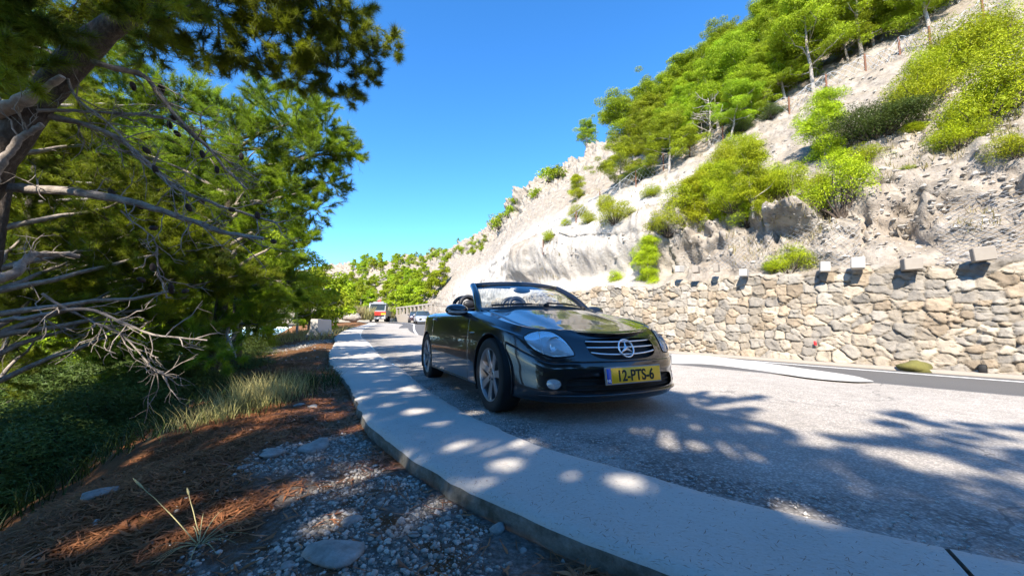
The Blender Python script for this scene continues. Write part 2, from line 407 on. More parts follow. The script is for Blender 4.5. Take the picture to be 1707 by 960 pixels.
        return t.done(t.bsdf(Base_Color=c, Roughness=.95, Specular_IOR_Level=.15, Normal=t.bump(h, .9, .10)))
    M['rock'] = rock('limestone'); M['boulder'] = rock('boulder_stone', False); t = NT('loose_stone'); n = t.noise(t.obj(), 20, 6, .7); M['loose_stone'] = t.done(t.bsdf(Base_Color=t.ramp(n, [(.3, (.16, .145, .125)), (.55, (.27, .255, .23)), (.75, (.36, .345, .32))]), Roughness=.95, Normal=t.bump(n, .6, .01)))
    t = NT('wall_stone'); p = t.pos(); tint = t.n('ShaderNodeVertexColor', layer_name='tint').outputs[0]
    n = t.noise(p, 8, 7, .7); n2 = t.noise(p, 40, 4, .7)
    c = t.mix(1.0, tint, t.ramp(n, [(.25, (.70, .68, .66)), (.5, (1, 1, 1)), (.75, (1.18, 1.15, 1.1))]), 'MULTIPLY')
    M['wall_stone'] = t.done(t.bsdf(Base_Color=c, Roughness=.95, Specular_IOR_Level=.15, Normal=t.bump(t.math('ADD', n, t.math('MULTIPLY', n2, .5)), .8, .035)))
    t = NT('pebble'); oi = t.n('ShaderNodeVertexColor', layer_name='tint').outputs[0]; n = t.noise(t.pos(), 60, 4)
    M['pebble'] = t.done(t.bsdf(Base_Color=t.mix(1.0, oi, t.ramp(n, [(.3, (.8, .8, .8)), (.7, (1.1, 1.1, 1.1))]), 'MULTIPLY'), Roughness=.9))
    M['block'] = simple('block_concrete', (.27, .235, .195), .9, 0, .12, 6, 0, .3)
    M['block_pale'] = simple('block_pale_concrete', (.40, .375, .335), .9, 0, .08, 6, 0, .3)
    M['steel'] = simple('galvanised_steel', (.33, .34, .35), .5, .5, .1)
    M['rust'] = simple('rusty_steel', (.17, .075, .04), .8, .2, .3)
    t = NT('bark'); p = t.pos(); n = t.noise(t.n('ShaderNodeMapping', {'Vector': p, 'Scale': (22, 22, 8)}).outputs[0], 1.5, 6, .7)
    M['bark'] = t.done(t.bsdf(Base_Color=t.ramp(n, [(.3, (.032, .022, .016)), (.5, (.075, .054, .040)), (.72, (.15, .12, .092))]), Roughness=.95, Normal=t.bump(n, 1.0, .03)))
    t = NT('pale_bark'); p = t.pos(); n = t.noise(p, 14, 6, .7)
    M['pale_bark'] = t.done(t.bsdf(Base_Color=t.ramp(n, [(.3, (.17, .14, .115)), (.5, (.33, .29, .25)), (.72, (.46, .42, .37))]), Roughness=.95, Normal=t.bump(n, .8, .02)))
    t = NT('grey_bark'); p = t.pos(); n = t.noise(p, 18, 6, .7)
    M['grey_bark'] = t.done(t.bsdf(Base_Color=t.ramp(n, [(.3, (.12, .095, .077)), (.5, (.25, .21, .175)), (.72, (.40, .35, .30))]), Roughness=.95, Normal=t.bump(n, .8, .02)))  # lightened in place of sun on the bare branches
    M['pine_far'] = foliage_mat('pine_needles_sunny', (.165, .235, .010), (.325, .43, .014), .32)
    M['bush_lime'] = foliage_mat('bush_lime', (.23, .30, .010), (.40, .48, .013), .32)
    M['bush_dark'] = foliage_mat('bush_dark', (.045, .080, .018), (.10, .145, .028), .25)
    M['needles'] = foliage_mat('pine_needles', (.038, .068, .010), (.32, .40, .018), .48)  # wide dark-to-bright noise range stands in for shaded depth and sunlit tips
    M['grass'] = foliage_mat('dry_grass', (.20, .19, .07), (.44, .37, .18), .35)
    M['litter'] = foliage_mat('fallen_needles', (.20, .080, .032), (.38, .17, .07), .1)
    M['sea'] = simple('sea_water', (.02, .08, .14), .15, 0, .1, .05)
setting_materials()

def zg(y): y = np.asarray(y, float); return .0255 * 2.0 * np.log1p(np.exp(np.clip((y - 6) / 2.0, -30, 30)))
def plan(px, py, z=0.02): return on_plane(px, py, z)[:2]

# ---------------------------------------------------------------- kerb, lay-by, road
K_OUT = np.array([(14, -5.2), (9, -3.2), (5.4, -1.55), (3.0, -.35), (1.55, .45)] + [tuple(plan(*q)) for q in ((1122, 955), (987, 906), (871, 861), (755, 805), (664, 748), (610, 700), (578, 640))] +
                 [(-3.55, 7.6), (-4.75, 10.2), (-6.1, 13.4), (-8.0, 17.6), (-11.4, 26.7), (-13.9, 34.8), (-18.6, 50), (-24, 62), (-40, 84)])
K_IN = np.array([(14, -3.0), (9, -1.55), (5.4, -.25)] + [tuple(plan(*q)) for q in ((1707, 935), (1491, 887), (1200, 816), (972, 764), (792, 696), (699, 640), (664, 612))] +
                [(-2.62, 8.0), (-3.75, 10.6), (-5.1, 13.8), (-7.0, 18.0), (-10.4, 27.2), (-12.9, 35.2), (-17.6, 50.4), (-23.2, 62.4), (-39.4, 84.4)])
WALL = np.array([(21, -9.2), (15, -1.2), (9, 6.8), (5.6, 11.3), (2.25, 15.8), (0, 20.5), (-2, 26.5), (-4, 34), (-6.3, 43), (-9.3, 50.5), (-16.5, 62), (-29, 75), (-48, 90), (-80, 108), (-130, 130)])
def arclen(P): return np.concatenate([[0], np.cumsum(np.linalg.norm(np.diff(P, axis=0), axis=1))])
def resample(P, n, a=0, b=None):
    Q = crom(P, 1500); s = arclen(Q); b = s[-1] if b is None else b; t = np.linspace(a, b, n)
    return np.stack([np.interp(t, s, Q[:, 0]), np.interp(t, s, Q[:, 1])], 1)
def offset(P, d):
    t = unit(np.gradient(P, axis=0)); n = np.stack([t[:, 1], -t[:, 0]], 1); return P + n * d     # + is to the right of travel
ko = resample(K_OUT, 1500); ki_ = resample(K_IN, 3000)
# inner edge matched to the outer one by nearest point along the normal
ki = ki_[np.array([np.argmin(((ki_ - (q)) ** 2).sum(1)) for q in ko])]
ki = np.stack([np.convolve(np.pad(ki[:, i], 12, 'edge'), np.ones(25) / 25, 'valid') for i in range(2)], 1)
# the main road follows the wall
wl = resample(WALL, 900)
road_in = offset(wl, -.32); road_out = offset(wl, -5.0); ly_edge = offset(wl, -4.9)
def zroad(y): return zg(y) - .30 * (1 - sstep(20, 34, y))

def build_ground():
    # wide ground sheet under everything and the sea beyond the bank
    a = np.linspace(0, 2 * np.pi, 97); r = np.array([0, 60, 200, 800, 4000, 12000.0])
    mb = MB(); mb.grid(np.array([[(q * math.cos(t), q * math.sin(t), -30.0) for t in a] for q in r]), flip=True)
    tag(face_up(mb.build('ground', M['rock'])), kind='structure')
    mb = MB(); mb.grid(np.array([[(-60 - q, 3000 * t, -29.5) for t in np.linspace(-3, 3, 20)] for q in (0, 200, 1500, 9000)])); tag(face_up(mb.build('sea', M['sea'])), kind='structure')
    # lay-by
    n = 420; i = np.linspace(0, len(ko) - 1, n); L = np.stack([np.interp(i, np.arange(len(ki)), ki[:, k]) for k in (0, 1)], 1)
    # right-hand edge: the point of the road edge nearest to the kerb point's own direction
    R = np.array([ly_edge[np.argmin(np.abs((ly_edge - q) @ unit(np.array([.8, .6])) * 0 + np.linalg.norm(ly_edge - q, axis=1)))] for q in L])
    R = np.stack([np.convolve(np.pad(R[:, k], 20, 'edge'), np.ones(41) / 41, 'valid') for k in (0, 1)], 1)
    b = np.concatenate([np.linspace(0, 1, 60)])
    XY = L[:, None] * (1 - b[None, :, None]) + R[:, None] * b[None, :, None]
    Z = zg(XY[..., 1]) + .012 * fbm(np.dstack([XY * .7, 0 * XY[..., :1]]), 4, 3) * np.minimum(1, 6 * b)[None] - .004
    P = np.dstack([XY, Z]); sk = P[:, -1].copy(); sk[:, 2] -= .5; sk[:, :2] += unit(R - L) * .08; P = np.concatenate([P, sk[:, None]], 1)
    dk = np.linalg.norm(P[..., :2] - L[:, None], axis=-1); kk = sstep(1.25, .15, dk); mb = MB(); mb.grid(P, flip=True); tag(face_up(mb.build('lay_by', M['layby'], colors=np.repeat(kk.reshape(-1, 1), 3, 1))), kind='structure')
    # kerb: two slabs with an open joint, like the long pour the photo shows
    joint = int(np.argmin(np.linalg.norm(ki - plan(1540, 893), axis=1)))
    def slab(i0, i1, side):
        a_, b_ = ko[i0:i1].copy(), ki[i0:i1].copy(); e = 0 if side > 0 else -1; w = .007 * side; a_[e] += unit(ko[joint + 2] - ko[joint - 2]) * w; b_[e] += unit(ki[joint + 2] - ki[joint - 2]) * w
        f = np.linspace(0, 1, 14); XY = a_[:, None] * (1 - f[None, :, None]) + b_[:, None] * f[None, :, None]
        wob = .012 * fbm(np.dstack([XY * 2.2, 0 * XY[..., :1]]), 3, 8)
        edge = .030 * fbm(np.concatenate([a_ * 6, 0 * a_[:, :1]], 1), 4, 5); inner = .03 * fbm(np.concatenate([b_ * 5, 0 * b_[:, :1]], 1), 4, 6)
        d = unit(b_ - a_); XY[:, 0] += d * edge[:, None]; XY[:, -1] += d * inner[:, None]
        Z = zg(XY[..., 1]) + .022 + wob; P = np.dstack([XY, Z])
        P[:, 0, 2] -= .018; P[:, -1, 2] -= .024
        out = [P[:, 0].copy() for _ in range(7)]
        for k, o in enumerate(out): o[:, 2] -= .05 * (k + 1); o[:, :2] += d * (-.004 + .02 * fbm(np.concatenate([a_ * 7, 0 * a_[:, :1] + k * .8], 1), 3, 9))[:, None]
        P = np.concatenate([np.stack(out[::-1], 1), P], 1)
        mb = MB(); mb.grid(P, flip=True)
        e0 = np.stack([P[0], P[0] - [0, 0, .3]], 1); e1 = np.stack([P[-1], P[-1] - [0, 0, .3]], 1); mb.grid(e0); mb.grid(e1)
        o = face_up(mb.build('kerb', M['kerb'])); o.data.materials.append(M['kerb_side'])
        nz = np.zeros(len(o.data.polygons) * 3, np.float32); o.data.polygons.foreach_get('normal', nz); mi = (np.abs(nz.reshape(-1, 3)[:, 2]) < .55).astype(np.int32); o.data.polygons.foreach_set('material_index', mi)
        tag(o, kind='structure')
    slab(joint, len(ko), 1); slab(0, joint + 1, -1)
    # main road
    def ribbon(name, d0, d1, z0, z1, mat, y0=-99, y1=999, nb=4, skirt=0):
        A, B = offset(wl, -d0), offset(wl, -d1); m = (wl[:, 1] >= y0) & (wl[:, 1] <= y1); A, B = A[m], B[m]; f = np.linspace(0, 1, nb)
        XY = A[:, None] * (1 - f[None, :, None]) + B[:, None] * f[None, :, None]; Z = zroad(np.repeat(wl[m][:, 1:], nb, 1)) + (z0 + (z1 - z0) * f)[None]
        P = np.dstack([XY, Z])
        if skirt: s = P[:, -1].copy(); s[:, 2] -= skirt; P = np.concatenate([P, s[:, None]], 1)
        mb = MB(); mb.grid(P); return tag(face_up(mb.build(name, mat)), kind='structure')
    ribbon('road', 0.0, 5.6, 0, 0, M['road'], nb=8)
    ribbon('road_marking', .62, .74, .004, .004, M['road_paint']); ribbon('road_marking', 4.42, 4.54, .004, .004, M['road_paint'])
    ribbon('gutter', .0, .22, .07, .06, M['block'], skirt=.08)
    # worn white splay where the lay-by meets the road
    q = [(1120, 597), (1180, 600), (1260, 609), (1350, 621), (1420, 631), (1456, 640)]; q2 = [(1120, 612), (1180, 613), (1260, 622), (1350, 635), (1420, 641), (1457, 641)]
    A = crom([plan(*v, 0.0) for v in q], 30); B = crom([plan(*v, 0.0) for v in q2], 30); f = np.linspace(0, 1, 6)
    XY = A[:, None] * (1 - f[None, :, None]) + B[:, None] * f[None, :, None]; P = np.dstack([XY, zg(XY[..., 1]) + .016])
    mb = MB(); mb.grid(P); tag(face_up(mb.build('road_marking', M['pale_concrete'])), kind='structure')
    # left-hand bank: shoulder, crest, then the steep drop towards the sea
    i = np.linspace(0, len(ko) - 1, 520); E = np.stack([np.interp(i, np.arange(len(ko)), ko[:, k]) for k in (0, 1)], 1)
    t = unit(np.gradient(E, axis=0)); nn = np.stack([-t[:, 1], t[:, 0]], 1)
    nn = unit(np.stack([np.convolve(np.pad(nn[:, k], 30, 'edge'), np.ones(61) / 61, 'valid') for k in (0, 1)], 1))
    bb = np.concatenate([np.linspace(0, 4, 130), np.linspace(4.1, 45, 70)])
    XY = E[:, None] + nn[:, None] * bb[None, :, None]
    P = np.dstack([XY, bank_z(E[:, 1][:, None] + 0 * bb[None], bb[None] + 0 * E[:, :1], XY)])
    g = gravel_mask(XY); mb = MB(); mb.grid(P); o = mb.build('bank', M['soil'], colors=np.repeat(g.reshape(-1, 1), 3, 1)); face_up(o); tag(o, kind='structure')
    return o
def crest(y): return np.interp(y, [-6, -1, .5, 1.5, 3.0, 5, 8, 14, 20, 40, 80], [5, 3.2, 2.3, 1.65, 1.25, 1.25, 1.6, 2.4, 3.2, 4, 6])
def bank_z(y, b, XY):
    c = crest(y); n = fbm(np.dstack([XY * .9, 0 * XY[..., :1]]), 5, 21); n2 = fbm(np.dstack([XY * 5, 0 * XY[..., :1]]), 4, 22)
    shoulder = -.06 - .07 * np.minimum(b, c) + .03 * np.sin(b * 2.2); over = np.maximum(b - c, 0)
    drop = -.66 * (np.sqrt(over ** 2 + .25) - .5); drop = np.where(drop < -11, -11 + (drop + 11) * .35, drop)
    return zg(y) + shoulder + drop + (n * .10 + n2 * .025) * np.minimum(1, b * 2.0) * (1 + .8 * np.minimum(over, 4))
def gravel_mask(XY):
    x, y = XY[..., 0], XY[..., 1]; n = fbm(np.dstack([XY * 1.6, 0 * XY[..., :1]]), 4, 31)
    m = np.exp(-((x + .42) / .62) ** 2 - ((y - 1.45) / .70) ** 2) * 1.35 + np.exp(-((x + 1.25) / .40) ** 2 - ((y - 2.5) / .55) ** 2) * .9 + .9 * np.exp(-((x + 7.6) / 1.2) ** 2 - ((y - 14) / 3) ** 2)
    return np.clip(sstep(.32, .72, m + n * .35), 0, 1)
bank = build_ground()

# ---------------------------------------------------------------- dry-stone retaining wall
WALL_TOP = 2.22
def wall_h(y): return np.interp(y, [-12, 6.8, 16, 24, 30], [2.2, 2.22, 2.30, 2.2, 1.2])
def build_wall():
    sel = (wl[:, 1] > -6) & (wl[:, 1] < 27); base = wl[sel]; L = arclen(base)[-1]; n = 1500; m = 130
    s = L * (np.linspace(0, 1, n)); sb = arclen(base); B = np.stack([np.interp(s, sb, base[:, k]) for k in (0, 1)], 1)
    t = unit(np.gradient(B, axis=0)); nrm = np.stack([-t[:, 1], t[:, 0]], 1)                   # towards the road
    f = np.linspace(0, 1, m); H = wall_h(B[:, 1]) + .09 * fbm(np.stack([s * 2.2, 0 * s, 0 * s], 1), 3, 77) + .10 * (np.floor(vnoise(np.stack([s * 1.6, 0 * s, 0 * s], 1), 79) * 2) / 2)
    zz = f[None] * H[:, None]; S = np.repeat(s[:, None], m, 1)
    wx = .14 * fbm(np.dstack([S * 1.3, zz * 1.3, 0 * S]), 3, 41); wz = .12 * fbm(np.dstack([S * 1.3, zz * 1.3, 0 * S + 5]), 3, 42)
    f1, f2, cid = worley((S + wx * .7) / .30, (zz + wz * .7) / .235, 51, .80, .82); g1, g2, cid2 = worley((S + wx * .7) / .185, (zz + wz * .7) / .145, 57, .85, .75)
    small = vnoise(np.dstack([S * .55, zz * .9, 0 * S]), 61) > .25
    gap = np.where(small, (g2 - g1) * .60, f2 - f1); cid = np.where(small, cid2, cid)
    body = 1 - np.exp(-gap * 20); fc, _, _ = facets(np.dstack([S / .17 + wx * 4, zz / .15 + wz * 4, cid * 9]), 45); tl = facets(np.dstack([S / .42, zz / .40, cid * 17]), 46)[0]; face = fbm(np.dstack([S * 5, zz * 5, cid * 9]), 5, 43); slant = (vnoise(np.dstack([S * 2.2, zz * 2.2, cid * 30]), 44))
    disp = .085 * body + .030 * face * body + .050 * (cid - .5) * body + .022 * fc * body + .032 * tl * body
    top = sstep(.97, 1.0, f)[None]; disp = disp * (1 - .7 * top)
    batter = -.16 * zz
    XY = B[:, None] + nrm[:, None] * (disp + batter)[..., None]; Z = zroad(B[:, 1])[:, None] + zz - .02
    P = np.dstack([XY, Z])
    # capping ledge running back into the slope
    back = []
    for k, q in enumerate(np.linspace(.1, 2.2, 7)):
        bxy = XY[:, -1] - nrm * q; h = .06 * fbm(np.concatenate([bxy * 4, 0 * bxy[:, :1]], 1), 3, 71); back.append(np.column_stack([bxy, Z[:, -1] + h - .05 * q]))
    P = np.concatenate([P, np.stack(back, 1)], 1)
    a = np.array([.23, .20, .16]); pal = np.array([[.30, .258, .205], [.235, .212, .182], [.335, .287, .225], [.285, .228, .165], [.30, .27, .228]])
    ci = np.clip((cid * 4.999).astype(int), 0, 4); c = pal[ci] * (.72 + .50 * ((cid * 37.7) % 1))[..., None]
    mort = np.exp(-gap * 42)[..., None]; c = c * (1 - .75 * mort) + a * .75 * mort
    c = np.concatenate([c, np.repeat(c[:, -1:], 7, 1) * .9], 1)
    mb = MB(); mb.grid(P); o = mb.build('stone_wall', M['wall_stone'], colors=c.reshape(-1, 3))
    face_up(o, (-.8, -.6, .1)); tag(o, 'long retaining wall of pale rough stones beside the road', 'wall'); return o
build_wall()

# ---------------------------------------------------------------- hillside above the wall
# stations: foot of the slope, ridge (x, y, z)
FOOT = np.array([(21, -9.2), (15, -1.2), (9, 6.8), (5.6, 11.3), (2.25, 15.8), (0, 20.5), (-2, 26.5), (-4, 34), (-6.3, 43), (-9.3, 50.5), (-16.5, 62), (-29, 75), (-48, 90), (-80, 108), (-130, 130)], float)
RIDGE = np.array([(52, 8, 34), (44, 17, 34), (33, 29, 30), (25.5, 34, 27.5), (18.5, 38.5, 25), (11.5, 42, 21), (6.5, 47, 20), (2.5, 53, 19), (-1, 61, 18.5), (-6, 72, 18.0), (-17, 92, 18.5), (-38, 122, 21), (-72, 160, 25), (-118, 190, 28), (-180, 210, 30)], float)
CLIFF_H = np.array([1.5, 1.5, 1.6, 1.8, 2.3, 3.2, 3.6, 3.8, 4.2, 4.5, 3.0, 2.5, 3, 3, 3]); CLIFF_W = np.array([1.0, 1.0, 1.0, 1.2, 1.7, 2.2, 2.6, 2.8, 3, 3.5, 4, 5, 5, 5, 5])
def build_hill():
    u = np.concatenate([np.linspace(0, 1, 30, endpoint=False), np.linspace(1, 4.5, 330, endpoint=False), np.linspace(4.5, 9, 260, endpoint=False), np.linspace(9, 14, 120)])
    F_ = crom_at(FOOT, u); R_ = crom_at(RIDGE, u); ch = crom_at(CLIFF_H[:, None], u)[:, 0]; cw = crom_at(CLIFF_W[:, None], u)[:, 0]
    z0 = zroad(F_[:, 1]) + np.where(F_[:, 1] < 30, wall_h(F_[:, 1]), 1.0) - .05; z0 = np.where(F_[:, 1] > 29, zroad(F_[:, 1]) + np.interp(F_[:, 1], [29, 34], [1.2, .2]), z0)
    D = R_[:, :2] - F_; L = np.linalg.norm(D, axis=1); dr = D / L[:, None]
    q = np.concatenate([np.linspace(0, .14, 80, endpoint=False), np.linspace(.14, 1, 170, endpoint=False), np.linspace(1, 1.6, 20)])
    e = .42 + q[None] * (L[:, None] - .42)
    ledge = .45; c = sstep(0, 1, np.clip((e - ledge - .25) / cw[:, None], 0, 1)) ** .8 * ch[:, None]
    s = np.clip((e - ledge - cw[:, None]) / (L - ledge - cw)[:, None], 0, None); up = np.minimum(s, 1); hh = (R_[:, 2] - z0 - ch)[:, None]
    z = z0[:, None] + c + hh * (up + .03 * np.sin(up * np.pi)) - np.maximum(s - 1, 0) * hh * 1.2 - hh * .02 * (s > 1)
    XY = F_[:, None] + dr[:, None] * e[..., None]; P = np.dstack([XY, z])
    far = np.repeat((np.linalg.norm(F_, axis=1))[:, None], len(q), 1); sc = np.clip(far / 18, .8, 5)
    N = gnormals(P); N *= np.sign(N[..., 2:3])
    w0 = np.clip((e - .75) / .6, 0, 1)
    cl = np.exp(-((e - ledge - cw[:, None] * .55) / (cw[:, None] * .9)) ** 2)
    fold = fbm(np.dstack([P[..., :2] * .55, P[..., 2:] * .50]) / sc[..., None] ** .3, 5, 101, True); blocky = fbm(P * .95, 5, 111, True); fine_ = fbm(P * 3.2, 4, 121)
    crag = sstep(.50, .72, q)[None] * sstep(4.2, 5.2, u)[:, None] * 1.0
    smooth_face = (sstep(3.0, 3.7, u) * (1 - sstep(8.8, 9.4, u)))[:, None] * np.exp(-np.maximum(0, e - 3.2) ** 4 / 3.2 ** 4)
    amp = (.22 + .55 * cl * (1 - .65 * smooth_face) + 1.1 * crag) * sc ** .35
    d = w0 * (amp * (.55 * fold + .55 * blocky) + .10 * fine_ * (1 - .5 * smooth_face))
    S_ = np.repeat(arclen(F_)[:, None], len(q), 1); zr = z - z0[:, None]
    wp = P + .35 * np.stack([fbm(P * .7, 3, 151), fbm(P * .7 + 9, 3, 152), fbm(P * .7 + 17, 3, 153)], -1)
    b1, gp1, _ = facets(wp / np.array([1.5, 1.5, 1.2]), 161); b2, gp2, _ = facets(wp / np.array([.55, .55, .45]), 163); b3, gp3, _ = facets(wp / .24, 165); b0, gp0, _ = facets(wp / 4.5, 167); b1 = b1 * sstep(0, .26, gp1); b2 = b2 * sstep(0, .22, gp2); b0 = b0 * sstep(0, .2, gp0)
    near = 1 - sstep(3.6, 4.6, u)[:, None]; blk = np.exp(-np.maximum(0, e - ledge - cw[:, None] * .8) ** 2 / (cw[:, None] * .9) ** 2)
    d = d * (.55 + .25 * smooth_face) * (1 - .75 * near * blk)
    d = d + w0 * blk * ((1.05 * near + .25) * b1 + (.36 * near + .10) * b2 + .07 * b3 - .22 * near * np.exp(-gp1 * 9)) * (1 - .88 * smooth_face)
    d = d + w0 * (1 - blk) * (.16 * b1 + .12 * b2 + .06 * b3) * (1 - .8 * smooth_face) * (.8 + .6 * fold) + w0 * crag * (1.3 * b0 + .7 * b1 + .25 * b2)
    ov = (sstep(2.9, 3.3, u) * (1 - sstep(5.0, 5.8, u)))[:, None]; d = d + ov * w0 * (.85 * np.exp(-((zr - 2.5) / 1.0) ** 2) - .75 * np.exp(-((zr - .75) / .55) ** 2)) * (.85 + .35 * b0)
    strata = np.sin((P[..., 2] * 1.0 + P[..., 0] * .25 + 1.2 * fold) * 4.2) * .05 * w0 * (cl + crag)
    P = P + N * (d + strata)[..., None]
    far_amp = sstep(9, 11, u)[:, None] * np.clip(q, 0, 1)[None]; P[..., 2] += far_amp * (3.0 * fbm(P / 34, 4, 131) + .9 * facets(P / 9.0, 171)[0])
    sk = P[:, :1].copy(); sk[..., 2] -= .9; P = np.concatenate([sk, P], 1)
    mb = MB(); mb.grid(P, flip=False); pale = np.concatenate([np.zeros((len(u), 1)), smooth_face * sstep(-.55, .1, fbm(P[:, 1:] * .35, 3, 181) + .2) * (1 - sstep(8.2, 9.2, u))[:, None]], 1)
    o = mb.build('hillside', M['rock'], colors=np.repeat(pale.reshape(-1, 1), 3, 1)); tag(o, kind='structure')
    return face_up(o)
hill = build_hill()
def bvh_of(o): return BVHTree.FromPolygons([v.co[:] for v in o.data.vertices], [p.vertices[:] for p in o.data.polygons])
HILL_T = bvh_of(hill); BANK_T = bvh_of(bank)
def hit(px, py, tree=None):
    r = ray(px, py); L = np.linalg.norm(r); loc, nr, i, ds = (tree or HILL_T).ray_cast(Vector(EYE), Vector(r / L))
    if loc is None: return None, None
    return np.array(loc), float(np.dot(np.array(loc) - EYE, FW))
def ground_z(x, y, tree=None):
    loc, *_ = (tree or HILL_T).ray_cast(Vector((x, y, 200)), Vector((0, 0, -1))); return None if loc is None else loc[2]
# ---------------------------------------------------------------- plants
def rand_dirs(n, r): 
    v = r.normal(size=(n, 3)); return unit(v)
def leaf_quads(C, Nn, L, W, r, curl=.25):
    """C centres, Nn facing, L lengths, W widths -> one small folded leaf each"""
    n = len(C); D = unit(np.cross(Nn, rand_dirs(n, r))); side = np.cross(D, Nn)
    a = C - D * L[:, None] * .5; b = C + D * L[:, None] * .5; m = C + Nn * (W * curl)[:, None]
    V = np.stack([a, m + side * W[:, None] * .5, b, m - side * W[:, None] * .5], 1).reshape(-1, 3)
    i = np.arange(n)[:, None] * 4; return V, i + np.array([[0, 1, 2, 3]])
def clump_cloud(centres, radii, per, r, flat=.62, leaf=.09, width=.34, up=.4):
    Vs, Qs, Cs = [], [], []; n0 = 0
    for c, R in zip(centres, radii):
        k = max(12, int(per * (R / .4) ** 2)); d = rand_dirs(k, r); d[:, 2] = np.where(r.random(k) < .62, np.abs(d[:, 2]), d[:, 2])
        rad = R * (.45 + .6 * r.random(k) ** .6) * (1 + .28 * vnoise(d * 2.3 + c[None] * 3.1, 5))
        p = c + d * rad[:, None] * np.array([1, 1, flat]); ax = unit(d * .9 + np.array([0, 0, up]) + .55 * r.normal(size=(k, 3)))
        V, Q = leaf_quads(p, ax, leaf * (.7 + .7 * r.random(k)), leaf * width * (.7 + .6 * r.random(k)), r)
        t = (.80 + .42 * r.random()) * (.86 + .28 * r.random(k)); col = np.stack([t * (1 + .10 * r.random(k)), t, t * .9], 1)
        Vs.append(V); Qs.append(Q + n0); Cs.append(np.repeat(col, 4, 0)); n0 += len(V)
    return np.concatenate(Vs), np.concatenate(Qs), np.concatenate(Cs)
def limb(p0, p1, n, r, wob=.06, sag=0.0):
    t = np.linspace(0, 1, n)[:, None]; L = np.linalg.norm(np.array(p1) - p0); P = np.array(p0) * (1 - t) + np.array(p1) * t
    P += wob * L * np.cumsum(r.normal(size=(n, 3)), 0) / n * np.sin(np.pi * t * .9) + np.array([0, 0, -sag * L]) * np.sin(np.pi * t); P[0] = p0; return P

def pine_proto(seed, H=4.0, bare=.28, spread=.42, lean=.12, leaf=.078, per=520, nclump=84, name='pine_tree', fol='pine_far', flat=.6, trunk_r=.022, barkm='pale_bark', rise=(.10, .45)):
    r = np.random.default_rng(seed); root = empty(name)
    top = np.array([lean * H * r.normal() * .8, lean * H * r.normal() * .8, H * .93]); tr = limb((0, 0, -.35), top, 12, r, .10)
    mb = MB(); mb.tube(tr, np.linspace(trunk_r * H, trunk_r * H * .25, 12), 8)
    cen, rad = [], []
    nl = 15
    for k in range(nl):
        f = bare + (1 - bare) * (k + .3) / nl; base = crom_at(tr, np.array([f * 11]))[0]; a = k * 2.4 + r.random() * .8
        prof = math.sin(math.pi * min(1, .18 + .86 * (f - bare) / (1 - bare)) ** .85) ** .7
        R = spread * H * (.30 + .75 * prof) * (.6 + .55 * r.random()); e = base + np.array([math.cos(a) * R, math.sin(a) * R, R * (rise[0] + rise[1] * r.random())])
        P = limb(base, e, 7, r, .22, .04); mb.tube(P, np.linspace(trunk_r * H * .42 * (1.2 - f), .006 * H / 4, 7), 5, cap=False)
        for j in range(3):
            g = .45 + .55 * (j + r.random()) / 3; q = crom_at(P, np.array([min(g, 1) * 6]))[0] + r.normal(size=3) * .05 * H
            P2 = limb(crom_at(P, np.array([max(0, g - .25) * 6]))[0], q, 4, r, .1); mb.tube(P2, [.010 * H / 4, .008 * H / 4, .006 * H / 4, .004 * H / 4], 4, cap=False)
            cen.append(q + [0, 0, .03 * H]); rad.append(H * (.072 + .062 * r.random()))
    cen.append(top); rad.append(H * .11)
    while len(cen) < nclump: i = r.integers(len(cen)); cen.append(cen[i] + r.normal(size=3) * np.array([.09, .09, .05]) * H); rad.append(H * (.05 + .06 * r.random()))
    V, Q, C = clump_cloud(np.array(cen), np.array(rad) * 1.06, per * (4.0 / H) ** 1.2, r, flat, leaf)
    mb.build('trunk', M[barkm], root); me = raw_mesh('crown', V, Q, False, C); link('crown', me, M[fol], root); return root
def bush_proto(seed, W=1.0, Hh=.8, n=44, leaf=.042, per=860, fol='bush_lime', name='bush', spiky=.35):
    r = np.random.default_rng(seed); root = empty(name); cen, rad = [], []; mb = MB()
    for k in range(n):
        a = r.random() * 6.283; q = r.random() ** .6; z = (r.random() ** .8) * Hh * (1 - .55 * q ** 2) + .05
        c = np.array([math.cos(a) * q * W * .5, math.sin(a) * q * W * .5, z]); cen.append(c); rad.append(W * (.13 + .12 * r.random()))
        if k % 2 == 0: P = limb((c[0] * .1, c[1] * .1, -.15), c, 5, r, .15); mb.tube(P, [.022, .017, .013, .009, .005], 5, cap=False)
    for k in range(int(8 * spiky * 2)):
        a = r.random() * 6.283; q = r.random() * .6; c = np.array([math.cos(a) * q * W * .5, math.sin(a) * q * W * .5, Hh * (.8 + .35 * r.random())]); cen.append(c); rad.append(W * .085)
    V, Q, C = clump_cloud(np.array(cen), np.array(rad), per, r, .9, leaf, .33, .8)
    mb.build('stems', M['bark'], root); link('foliage', raw_mesh('foliage', V, Q, False, C), M[fol], root); return root

